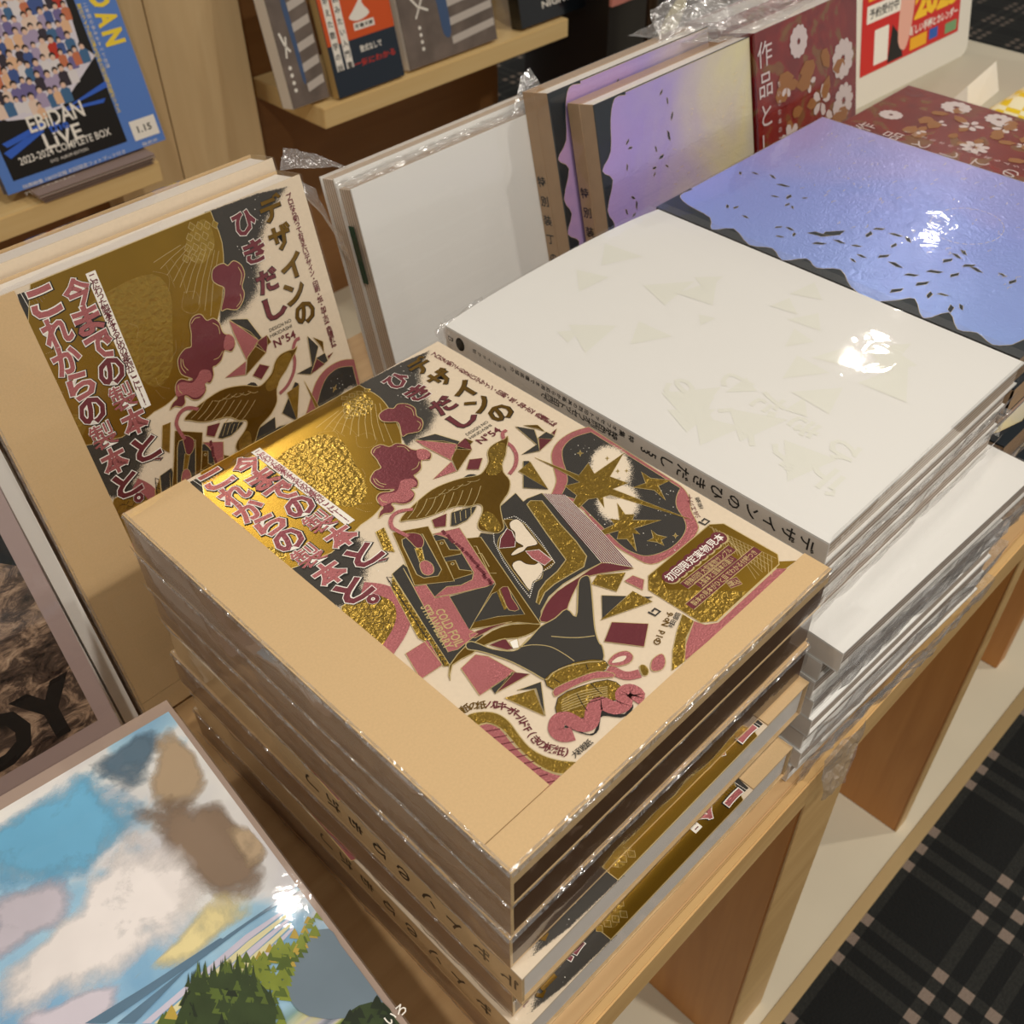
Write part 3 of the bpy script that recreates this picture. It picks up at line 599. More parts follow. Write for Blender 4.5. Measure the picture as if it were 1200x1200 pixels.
def crumple(parent, P0, P1, P2, P3, nu, nv, amp, seed, m=None, name='loose_film', freq=.06):
    """a creased patch of film between four corners (local mm)"""
    P0, P1, P2, P3 = map(Vector, (P0, P1, P2, P3)); nrm = (P1 - P0).cross(P3 - P0).normalized(); vs, fs = [], []
    rnd = random.Random(seed)
    for j in range(nv + 1):
        for i in range(nu + 1):
            u, v = i / nu, j / nv
            p = P0 * (1 - u) * (1 - v) + P1 * u * (1 - v) + P2 * u * v + P3 * (1 - u) * v
            d = noise.noise(p * freq + Vector((seed, 0, 0))) * amp + abs(noise.noise(p * freq * 2.7 + Vector((0, seed, 0)))) * amp * .8 + rnd.uniform(-.2, .2) * amp
            edge = 1 if 0 < i < nu and 0 < j < nv else .6
            vs.append(tuple(p + nrm * d * edge + Vector((rnd.uniform(-1, 1), rnd.uniform(-1, 1), rnd.uniform(-1, 1))) * amp * .25))
    for j in range(nv):
        for i in range(nu):
            a = j * (nu + 1) + i; fs.append((a, a + 1, a + nu + 2, a + nu + 1))
    return mk(name, vs, fs, m or BAG, parent)

# ------------------------------------------------------------------ brown kraft magazines
def kraft_mag(label, loc, rot=(0, 0, 0), group=None, prints=True, wrap=1, spine_text=False, seed=1, lip=True):
    t = thing('magazine', label, 'magazine', loc, rot, group)
    bbox_obj('page_block', (1.6, 198.4, 2.4, 255.6, 1.8, T - 2.4), PAGES, t)
    bbox_obj('cover', (8, 200, 6, 257, T - 2.3, T - 1.0), CREAM, t)
    v, f = boxes((0, 200, .3, 257, 0, 1.0), (0, 1.3, 0, 257, 1.0, T), (1.3, 34.5, 14.4, 257, T - 1.0, T))
    c = mk('kraft_case', v, f, KRAFT, t); bbox_obj('side_board', (-.15, 0, .4, 256.6, 1.1, T - .9), KRAFTE, t); v, f = boxes(*([(1.3, 200, 0, 1.3, T - 9, T)] if lip else []), (1.3, 200, 1.3 if lip else .2, 14, T - 1.0, T)); mk('kraft_flap', v, f, KRAFT, t)
    bbox_obj('shaded_front_wall', (1.3, 198.8, .5, 2.0, 1.0 if not lip else 1.8, T - 1.1), SHADEKRAFT, t)  # flush front wall, coloured dark in place of recess shade under the flap
    if prints:
        for n, me in COVER_PRINT:
            o = obj(n, me, None, part(t, 'cover'))
            if n in STUFFP: o['kind'] = 'stuff'
    if spine_text:
        sa = Art(.15, lambda x, y, z: (200 + z, y, x))
        sa.vtext(BLACK, 'デザインのひきだし', (T * .5, 250), (T * .5, 120), 11, 0, .02, math.pi * 0)
        sp2 = bbox_obj('spine', (198.5, 200, 0.2, 256.8, 1.8, T - 2.3), KRAFT, t)
        for n, me in sa.meshes({'black_ink': 'spine_lettering'}): obj(n, me, None, sp2)
    if wrap == 1:
        crumple(t, (0, -.9, T - 1.5), (200, -.9, T - 1.5), (200, 1.2, T + .7), (0, 1.2, T + .7), 60, 2, .5, seed + 200, SEAM, 'film_seam', .2)
        crumple(t, (-.9, 257, T - 1.5), (-.9, 0, T - 1.5), (1.2, 0, T + .7), (1.2, 257, T + .7), 70, 2, .5, seed + 220, SEAM, 'film_seam', .2)
        crumple(t, (-.8, 250, 2), (-.8, 5, 2), (-2.2, 0, 7), (-2.2, 257, 7), 50, 3, 1.1, seed + 240, None, 'loose_film', .1)
    if wrap: film_box(t, (-.5, 200.5, -.5, 257.5, .2, T + .35), FILM, seed=seed, amp=.9 if wrap == 1 else .4)
    return t
gk = 'brown magazines piled at the front of the table'
stackk = [('topmost brown magazine of the front pile, gold and pink foil cover', 0, 0), ('second brown magazine from the top of the front pile', 0, 0), ('third brown magazine from the top of the front pile', 0, 0),
          ('upper of the two turned magazines showing a gold strip in the front pile', 1, -4.8), ('brown magazine between the two turned ones in the front pile', 0, 0),
          ('lower of the two turned magazines showing a gold strip in the front pile', 1, -7), ('bottom brown magazine of the front pile, resting on the table', 0, 0)]
for i, (lab, turn, dy) in enumerate(stackk):
    z = -T * (i + 1); jx, jy, ja = [(0, 0, 0), (.8, 1.2, .2), (-.6, .8, -.3), (0, 0, 0), (.6, 1.5, .3), (0, 0, -.4), (0, 1, 0)][i]
    if turn: kraft_mag(lab, (200 + jx, 257 + dy, z + .0), (0, 0, math.pi + math.radians(ja)), gk, True, 1, True, i)
    else: kraft_mag(lab, (jx, jy, z), (0, 0, math.radians(ja)), gk, i == 0, 1, False, i, i == 0)
LEAN = math.radians(77)
def stand(x, y, h=0): return (x, y, TZ + h)
# (x, y) is the front bottom edge; the back bottom edge rests on the table
def lean_loc(x, y, th, extra=0): return (x, y + th * math.sin(LEAN), TZ + .1 + extra)
kraft_mag('brown magazine standing at the back of its pile, gold cover facing out', lean_loc(-19, 283, T), (LEAN, 0, 0), 'brown magazines standing behind the pile', True, 1, False, 31)
kraft_mag('second brown magazine standing hidden behind the front standing one', lean_loc(-17, 283 + 28, T), (LEAN, 0, 0), 'brown magazines standing behind the pile', False, 1, False, 32)

# ------------------------------------------------------------------ generic bound book
def book(name, label, cat, loc, rot, w, h, th, cover, pages, group=None, spine='left', board=1.2, inset=1.5, wrap=None, seed=3, bulge=0, spine_mat=None, wamp=.6):
    t = thing(name, label, cat, loc, rot, group)
    if bulge:
        vs, fs = [], []; nx, ny = 14, 8
        for j in range(ny + 1):
            for i in range(nx + 1):
                u, v = i / nx, j / ny; vs.append((u * w, v * h, th + bulge * (math.sin(math.pi * min(1, u * 1.02)) ** .6) * (.25 + .75 * v)))
        for j in range(ny):
            for i in range(nx):
                a = j * (nx + 1) + i; fs.append((a, a + 1, a + nx + 2, a + nx + 1))
        k = len(vs); vs += [(x, y, z - board) for x, y, z in vs]; fs += [(q[3] + k, q[2] + k, q[1] + k, q[0] + k) for q in fs[:nx * ny]]
        rim = [i for i in range(nx + 1)] + [(j + 1) * (nx + 1) - 1 for j in range(1, ny + 1)] + [ny * (nx + 1) + i for i in range(nx - 1, -1, -1)] + [j * (nx + 1) for j in range(ny - 1, 0, -1)]
        fs += [(rim[i], rim[i] + k, rim[(i + 1) % len(rim)] + k, rim[(i + 1) % len(rim)]) for i in range(len(rim))]
        mk('front_cover', vs, fs, cover, t, False)
    else: bbox_obj('front_cover', (0, w, 0, h, th - board, th), cover, t)
    bbox_obj('back_cover', (0, w, 0, h, 0, board), cover, t)
    if spine == 'left': bbox_obj('spine', (0, board, 0, h, board, th - board), spine_mat or cover, t); bbox_obj('page_block', (board, w - inset, inset, h - inset, board, th - board), pages, t)
    else: bbox_obj('spine', (w - board, w, 0, h, board, th - board), spine_mat or cover, t); bbox_obj('page_block', (inset, w - board, inset, h - inset, board, th - board), pages, t)
    if wrap: film_box(t, (-.6, w + .6, -.6, h + .6, .1, th + .5 + bulge * 1.02), wrap, seed=seed, amp=wamp)
    return t
def add_prints(t, A, names={}):
    for n, me in A.meshes(names): obj(n, me, None, t)

# ------------------------------------------------------------------ white magazines (flat pile and standing copies)
WW, WH, WT = 193.0, 254.0, 14.2
gw = 'white magazines piled beside the brown ones'
ordw = ['topmost', 'second', 'third', 'fourth', 'fifth', 'sixth', 'seventh', 'eighth', 'ninth', 'tenth', 'eleventh', 'bottom']
z = 2.0; nW = 12; WT = (2.0 - TZ - .4) / nW
for i in range(nW):
    z -= WT
    out = i >= 4
    dx, dy, an = ((0, 0, 0) if i == 0 else (random.uniform(-.8, .8), random.uniform(-1, 2), random.uniform(-.4, .4)))
    if out: dx, dy, an = (2 + random.uniform(-2, 1), -13 + random.uniform(-3, 2) - (6 if i == 4 else 0), -2.2 + random.uniform(-.8, .8))
    t = book('magazine', ('topmost white magazine of the pile, blank glossy cover and lettered spine' if i == 0 else 'fifth white magazine from the top, pushed out over the table edge' if i == 4 else ordw[i] + ' white magazine ' + ('' if i == nW - 1 else 'from the top ') + 'of the pile beside the brown ones'), 'magazine',
             (211 + dx, 8.5 + dy, z), (0, 0, math.radians(an)), WW, WH, WT - .1, GLOSSW, GREYPAGES if i else TANPAGES, gw, wrap=FILM if i == 0 else None, seed=40 + i, bulge=5.0 if i == 0 else 0, spine_mat=mat('pale_grey_spine', (212, 202, 190), .45), wamp=.25)
    if i == 0:
        sa = Art(-.12, lambda x, y, zz: (-.15 + 0 * zz, y, x)); zc = WT * .5
        def sp_(body, y0, y1, size, x=zc, b=.015, m=BLACK):
            n = len(body)
            for k, ch in enumerate(body):
                vs, fs, bb = glyph(ch, b); cx, cy = (bb[0] + bb[1]) / 2, (bb[2] + bb[3]) / 2; yy = y0 + (y1 - y0) * k / max(1, n - 1)
                # reader's right is -z, up is -y
                sa.put(m, [(x - (vx - cx) * size, yy - (vy - cy) * size) for vx, vy in vs], fs, 0)
        sp_('デザインのひきだし', 10, 92, 8.6); sp_('53', 101, 106, 7); sp_('特集', 115, 121, 4.2, zc + 2.5); sp_('特殊印刷オフセット印刷で', 126, 176, 5.2, zc - 1.5)
        sp_('オフセット印刷の基礎から応用まで徹底紹介', 126, 200, 3.2, zc + 3.4); sp_('グラフィック社', 206, 230, 3.0, zc + 1)
        sp_('B', 250, 250, 6); sa.poly(BLACK, [(zc + 4.3 * math.cos(k * .35), 242 + 3.6 * math.sin(k * .35)) for k in range(18)], 0)
        for n, me in sa.meshes({'black_ink': 'spine_lettering'}): obj(n, me, None, part(t, 'spine'))
        va = Art(0, lambda x, y, zz: (x, y, WT - .1 + .12 + zz + 5.0 * (math.sin(math.pi * min(1, max(0, x / WW * 1.02))) ** .6) * (.25 + .75 * y / WH)))
        rv = random.Random(5)
        for k in range(26):
            x, y = rv.uniform(15, 175), rv.uniform(30, 235); s_ = rv.uniform(7, 20); a0 = rv.uniform(0, 6.28)
            va.poly(VARN, [(x + s_ * math.cos(a0 + q * 2.1 + rv.uniform(-.4, .4)), y + s_ * .8 * math.sin(a0 + q * 2.1)) for q in range(3)], 0)
        va.vtext(VARN, 'デザインの', (35, 25), (42, 118), 20, .4, .03, math.pi); va.vtext(VARN, 'ひきだし', (58, 30), (66, 100), 18, .4, .03, math.pi)
        for n, me in va.meshes({'pale_varnish_print': 'faint_varnish_print'}): obj(n, me, None, part(t, 'front_cover'))['kind'] = 'stuff'
        crumple(t, (-1, 255, -2), (40, 256, 8), (36, 262, 14), (-6, 258, 12), 8, 5, 2.2, 11)
        crumple(t, (-1, 251, 2), (-2.5, 244, 2), (-2.5, 246, 15), (-1, 257, 17), 5, 5, 2.0, 12)
    if i in (1, 2, 3): crumple(t, (8, -1, -1), (WW - 10, -1, -1), (WW - 2, -5, WT - 1), (2, -4, WT - 1), 26, 3, 2.0, 50 + i)
    if i == 2: crumple(t, (WW + 2, -2, -8), (WW + 5, 40, -8), (WW + 4, 46, 10), (WW + 1, -4, 12), 8, 5, 3, 57)
    if i in (4, 6, 8, 10):
        crumple(t, (2, -1, -WT), (WW - 4, -1, -WT), (WW + 2, -7, WT), (0, -4, WT), 30, 5, 3.2, 60 + i)
        crumple(t, (WW + 1, -2, -WT), (WW + 4, 60, -WT), (WW + 3, 60, WT - 2), (WW + 2, -6, WT), 10, 5, 2.5, 70 + i)
    if i == 4: film_box(t, (-.6, WW + .6, -.8, WH, .1, WT + .3), FILM, seed=77, amp=.8)
    if i == 9: crumple(t, (6, -12, -2), (46, -13, -4), (32, -18, -46), (14, -16, -48), 8, 9, 3.0, 90)
    if i == 8: crumple(t, (0, -4, -16), (110, -8, -18), (100, -16, 6), (4, -12, 8), 18, 6, 3.4, 93)
sx, sy, sw, sh, st = 229, 363 - 225 * math.sin(math.radians(13)), 176, 225, 16
for k in range(2):
    t = book('magazine', ['white magazine standing in a loose clear bag behind the white pile', 'second white magazine standing behind the bagged white one'][k], 'magazine', lean_loc(sx + k * 1.5, sy + k * (st + 2.5), st), (LEAN, 0, 0), sw, sh, st, GLOSSW, TANPAGES, 'white magazines standing behind the pile', spine='right', wrap=FILM, seed=81 + k, wamp=.9)
    if k == 0:
        crumple(t, (-1, sh - 50, -4), (-1.5, sh - 2, -22), (-24, sh + 16, -20), (-4, sh - 30, 0), 7, 5, 2.5, 21); crumple(t, (-24, sh + 17, -18), (24, sh + 3, -16), (12, sh + 14, -30), (-12, sh + 26, -26), 8, 4, 2.5, 22)
        crumple(t, (sw - 36, sh + 1, st - 2), (sw + 1, sh + 1, st), (sw - 6, sh + 26, st - 8), (sw - 14, sh + 22, st - 10), 6, 5, 1.6, 23)
        crumple(t, (-1, sh + 1, st), (sw, sh + 1, st), (sw, sh + 2, -1), (-1, sh + 2, -1), 26, 3, 1.2, 24)
        v, f = boxes((-.9, -.4, sh - 62, sh - 24, 4, 9)); mk('bookmark', v, f, mat('dark_green_ribbon', (24, 62, 44), .5), t)

# ------------------------------------------------------------------ iridescent blue magazines
M, nt, b, tc = nodemat('iridescent_blue_foil', .2, .3)
lw = nt.nodes.new('ShaderNodeLayerWeight'); lw.inputs['Blend'].default_value = .5
nb = noisen(nt, tc.outputs['Object'], 9, 3, 1.2)
f = mathn(nt, 'ADD', lw.outputs['Facing'], mathn(nt, 'MULTIPLY', mathn(nt, 'SUBTRACT', nb, .5), .10))
rp = ramp(nt, [(.30, lin(206, 166, 214)), (.36, lin(180, 162, 226)), (.43, lin(236, 226, 176)), (.485, lin(150, 176, 240)), (.56, lin(150, 166, 238)), (.63, lin(184, 172, 226))])
nt.links.new(f, rp.inputs[0]); nt.links.new(rp.outputs[0], b.inputs['Base Color'])
bp = nt.nodes.new('ShaderNodeBump'); bp.inputs['Strength'].default_value = .22; bp.inputs['Distance'].default_value = .0015
nt.links.new(noisen(nt, tc.outputs['Object'], 130, 3, 2.5), bp.inputs['Height']); nt.links.new(bp.outputs[0], b.inputs['Normal']); IRID = M
NAVY = mat('dark_teal_cover', (34, 42, 48), .4)
BOARD = mat('grey_brown_board', (168, 138, 106), .7, noise_amt=.1, nscale=120)
BX, BY, BW, BH = 409.0, 13.0, 203.0, 255.0
edge = [(p[0] - BX, p[1] - BY) for p in [onz(x, y, 0) for x, y in ((812, 222), (797, 229), (806, 240), (832, 255), (834, 269), (860, 268), (878, 287), (905, 291), (917, 305), (945, 303), (957, 314), (985, 316), (997, 336), (1022, 352), (1050, 352), (1072, 350), (1082, 373), (1112, 366), (1122, 386), (1145, 390), (1163, 404), (1186, 404))]]
foilp = sm(edge, 3, False) + [(30, 4), (60, 8), (90, 2), (BW - .5, .5), (BW - .5, BH - .5), (edge[0][0], BH - .5)]
bl = Art(0); bl.poly(IRID, foilp, 2, LINE, .3)
rb = random.Random(3)
for px, py, q in ((868, 203, 1), (885, 203, 1), (906, 207, 1.2), (918, 217, 1.6), (908, 230, 1), (925, 231, 1.3), (923, 240, 1), (943, 232, .8), (929, 243, .8), (853, 242, 1), (862, 243, 1), (874, 254, 1), (912, 266, 1), (926, 268, 1.2), (914, 277, 1), (931, 275, 1), (959, 274, 2.4), (975, 273, 3.2), (984, 283, 1.4), (960, 285, 1.6), (1004, 288, 1.2), (1019, 275, 1.6), (1030, 268, 1.4), (1050, 275, 1.6), (1065, 281, 1.4), (1048, 288, 1.3), (1035, 300, 1.6), (1050, 310, 1.8), (1068, 322, 1.6), (1080, 332, 1.8), (1095, 318, 1.8), (1110, 305, 1.6), (1122, 300, 1.4), (1135, 311, 1.6), (1145, 316, 1.6), (1118, 322, 1.5), (1050, 340, 1.8), (1090, 346, 1.5), (1115, 362, 1.6), (1127, 360, 1.2), (1186, 330, 1.4), (1175, 322, 1), (1105, 345, 1.2), (1130, 296, 1.3), (1010, 300, 1.2), (1000, 305, 1)):
    c = onz(px, py, 0); c = (c[0] - BX, c[1] - BY); a0 = rb.uniform(0, 3.14)
    bl.poly(NAVY, [(c[0] + q * k1 * math.cos(a0) - q * k2 * math.sin(a0), c[1] + q * k1 * math.sin(a0) + q * k2 * math.cos(a0)) for k1, k2 in ((-3, .2), (-1, 1.3), (3, .5), (1, -.9))], 4, LINE, .22)
for i in range(110):
    x, y = rb.uniform(60, 196), rb.uniform(25, 235); l = rb.uniform(1.2, 5); bl.stroke(LINE, [(x, y), (x + l * .5, y + rb.uniform(-.6, .6)), (x + l, y + rb.uniform(-1.5, 1.5))], .3, 4)
for ang in range(0, 360, 12):
    bl.stroke(LINE, [(118 + 26 * math.cos(math.radians(ang + k)), 92 + 22 * math.sin(math.radians(ang + k))) for k in (0, 4, 8)], .3, 4)
BLM = {}
BLUE_PRINT = bl.meshes({'iridescent_blue_foil': 'iridescent_foil_print', 'dark_teal_cover': 'dark_cutout_print', 'pale_gold_line': 'silver_line_print'})
nB = 9; BT = (0 - TZ - .4) / nB
ordb = ['topmost', 'second', 'third', 'fourth', 'fifth', 'sixth', 'seventh', 'eighth', 'bottom']
for i in range(nB):
    off = [(0, 0, 0), (1, -3, 0), (-1, 2, .3), (3, -9, -.5), (0, -2, 0), (3, -12, .4), (1, -4, 0), (4, -14, 0), (0, -6, 0)][i]
    t = book('magazine', 'topmost iridescent blue magazine of the pile beside the white one' if i == 0 else ordb[i] + (' blue magazine' if i == nB - 1 else ' blue magazine from the top') + ' of the pile beyond the white one', 'magazine',
             (BX + off[0], BY + off[1], -BT * (i + 1)), (0, 0, math.radians(off[2])), BW, BH, BT - .1, NAVY, TANPAGES, 'blue magazines piled beyond the white ones', wrap=FILM if i in (0, 3, 5) else None, seed=100 + i, spine_mat=BOARD, wamp=.5)
    v, f = boxes((-.0, BW, 0, 1.0, 1.3, BT - 1.6)); mk('board_edge', v, f, BOARD, t)
    if i in (0, 1, 3, 5, 7):
        for n, me in BLUE_PRINT:
            o = obj(n, me, None, part(t, 'front_cover')); o.location = (0, 0, (BT - .1 + .02) * .001)
    if i in (3, 5, 7): crumple(t, (0, -1, -2), (150, -1, -2), (140, -8, BT), (-4, -6, BT), 20, 4, 2.6, 140 + i)
# standing copies
ps = 172 / BW; PW, PH, PT = 172, 239, 24
for k in range(2):
    t = book('magazine', ['violet iridescent magazine standing in front of its twin behind the blue pile', 'iridescent magazine standing behind the front violet one, top edge showing'][k], 'magazine', lean_loc(395 - k * 14, 315 - PH * math.sin(math.radians(13)) + k * (PT + 4), PT, k * 4), (LEAN, 0, 0), PW, PH, PT, NAVY, PAGES, 'iridescent magazines standing behind the pile', wrap=FILM, seed=120 + k, spine_mat=BOARD, inset=.6, wamp=.4)
    v, f = boxes((-.3, PW, -.2, PH + .3, .2, PT * .45)); mk('board_case', v, f, BOARD, t)
    sa = Art(.1, lambda x, y, zz: (-.45, y, x)); sa.vtext(BLACK, '特別装丁の箔押し見本帖', (PT * .22, PH - 60), (PT * .22, PH - 200), 8, 0, .02, math.pi * 0)
    for n, me in sa.meshes({'black_ink': 'spine_lettering'}): obj(n, me, None, part(t, 'board_case'))
    for n, me in BLUE_PRINT:
        o = obj(n, me, None, part(t, 'front_cover')); o.location = (0, 0, (PT + .05) * .001); o.scale = (ps, PH / BH, 1)

# ------------------------------------------------------------------ red books
M, nt, b, tc = nodemat('crimson_floral_cover', .25, 0, .5)
n1 = noisen(nt, tc.outputs['Object'], 26, 4, 1.6); rp = ramp(nt, [(.40, lin(112, 24, 24)), (.56, lin(130, 32, 28)), (.60, lin(120, 72, 40)), (.72, lin(132, 88, 46))]); nt.links.new(n1, rp.inputs[0]); nt.links.new(rp.outputs[0], b.inputs['Base Color']); RED = M
PETAL = mat('pale_petal_print', (206, 190, 186), .4); OCHRE = mat('ochre_leaf_print', (150, 98, 52), .4)
def red_art(w, h, text_x, seed, standing):
    a = Art(.08); rr = random.Random(seed)
    def flower(x, y, q, n, l=1, m=PETAL):
        for k in range(n):
            an = 6.2832 * k / n; c, s = math.cos(an), math.sin(an)
            a.poly(m, [(x + q * (u * c - v * s), y + q * (u * s + v * c) * l) for u, v in ((.15, 0), (.5, .28), (.95, .22), (1.05, 0), (.9, -.24), (.5, -.25))], rr.uniform(4, 6))
    for x, y, q, n in ((.40, .92, .085, 12), (.28, .80, .06, 5), (.50, .78, .06, 4), (.62, .70, .09, 5), (.75, .62, .09, 5), (.30, .62, .10, 7), (.85, .80, .11, 11), (.86, .66, .10, 10), (.55, .52, .05, 5), (.38, .42, .08, 6), (.72, .36, .09, 5), (.84, .25, .09, 6), (.5, .22, .08, 7), (.66, .12, .08, 5), (.92, .45, .06, 5)):
        flower(x * w, y * h, q * w, n)
    for k in range(16):
        flower(rr.uniform(.22, .80) * w, rr.uniform(.12, .88) * h, rr.uniform(.08, .18) * w, rr.choice((2, 3)), 1, OCHRE)
    a.vtext(PETAL, '作品としての製本', (text_x, h * .93), (text_x, h * .28), 20 * w / 140, 8, .0)
    a.vtext(PETAL, 'ちいさな本のための花もようと紙の見本帖', (text_x + 17 * w / 140, h * .82), (text_x + 17 * w / 140, h * .30), 5, 8, .0)
    return a.meshes({'pale_petal_print': 'pale_flower_print', 'ochre_leaf_print': 'ochre_leaf_print'})
for i in range(4):
    rth = (-6 - TZ) / 4
    t = book('book', ['topmost crimson floral book of the pile farthest along the table', 'second crimson book from the top of its pile', 'third crimson book from the top of its pile', 'bottom crimson book of the pile farthest along the table'][i], 'book', (622, 6, -6 - rth * (i + 1) + .2), (0, 0, 0), 106, 252, rth - .4, RED, PAGES, 'crimson books piled past the blue ones', wrap=FILM if i == 0 else None, seed=150 + i, wamp=.8)
    if i == 0:
        for n, me in red_art(106, 252, 9, 4, False): o = obj(n, me, None, part(t, 'front_cover')); o['kind'] = 'stuff'; o.location = (0, 0, (rth - .4) * .001)
RW, RH = 140, 240
for k in range(2):
    t = book('book', ['crimson floral book standing beside the violet magazine', 'second crimson book standing wrapped behind the front crimson one'][k], 'book', lean_loc(569, 312 - RH * math.sin(math.radians(13)) + k * 34, 30), (LEAN, 0, 0), RW, RH, 30, RED, PAGES, 'crimson books standing in a clear bag', wrap=FILM, seed=160 + k, wamp=.6)
    if k == 0:
        for n, me in red_art(RW, RH, 11, 4, True): o = obj(n, me, None, part(t, 'front_cover')); o.location = (0, 0, .0301); o['kind'] = 'stuff'
        crumple(t, (-40, RH + 2, 28), (RW, RH + 2, 28), (RW - 10, RH + 22, -40), (-60, RH + 12, -40), 26, 8, 4, 33)
        crumple(t, (-62, RH + 6, -6), (20, RH + 3, 10), (10, RH + 34, -30), (-46, RH + 26, -30), 10, 7, 4, 34)

# ------------------------------------------------------------------ left: landscape art books, rock photo book, thin booklets
M, nt, b, tc = nodemat('cloud_painting', .4, 0, .2)
sp = nt.nodes.new('ShaderNodeSeparateXYZ'); nt.links.new(tc.outputs['Object'], sp.inputs[0])
yv = sp.outputs[1]
n1 = noisen(nt, tc.outputs['Object'], 8, 6, .5); n2 = noisen(nt, tc.outputs['Object'], 22, 5, .6)
mp = nt.nodes.new('ShaderNodeMapping'); mp.inputs['Scale'].default_value = (5, 60, 1); mp.inputs['Rotation'].default_value = (0, 0, .12); nt.links.new(tc.outputs['Object'], mp.inputs[0]); n3 = noisen(nt, mp.outputs[0], 2, 4, .3)
cl = ramp(nt, [(.40, lin(96, 172, 214)), (.47, lin(120, 188, 222)), (.50, lin(222, 224, 224)), (.62, lin(240, 236, 228)), (.74, lin(214, 192, 130))]); nt.links.new(n1, cl.inputs[0])
sh_ = ramp(nt, [(.35, lin(160, 144, 164)), (.6, lin(246, 242, 234))]); nt.links.new(n2, sh_.inputs[0])
sky = mixc(nt, .28, cl.outputs[0], sh_.outputs[0])
gr = ramp(nt, [(.30, lin(70, 96, 110)), (.42, lin(180, 178, 190)), (.52, lin(206, 200, 150)), (.62, lin(120, 140, 60)), (.75, lin(64, 84, 40))]); nt.links.new(n3, gr.inputs[0])
fac = nt.nodes.new('ShaderNodeMapRange'); nt.links.new(mathn(nt, 'ADD', yv, mathn(nt, 'MULTIPLY', n2, .02)), fac.inputs[0]); fac.inputs[1].default_value = .118; fac.inputs[2].default_value = .128
nt.links.new(mixc(nt, fac.outputs[0], gr.outputs[0], sky), b.inputs['Base Color']); PAINT = M
LZ = -80.0; c0 = onz(195, 820, LZ); LA = math.radians(-5); LW, LH = 250, 280
corner = (c0[0] - LW * math.cos(LA) + LH * math.sin(LA), c0[1] - LW * math.sin(LA) - LH * math.cos(LA))
lt = (LZ - TZ) / 3
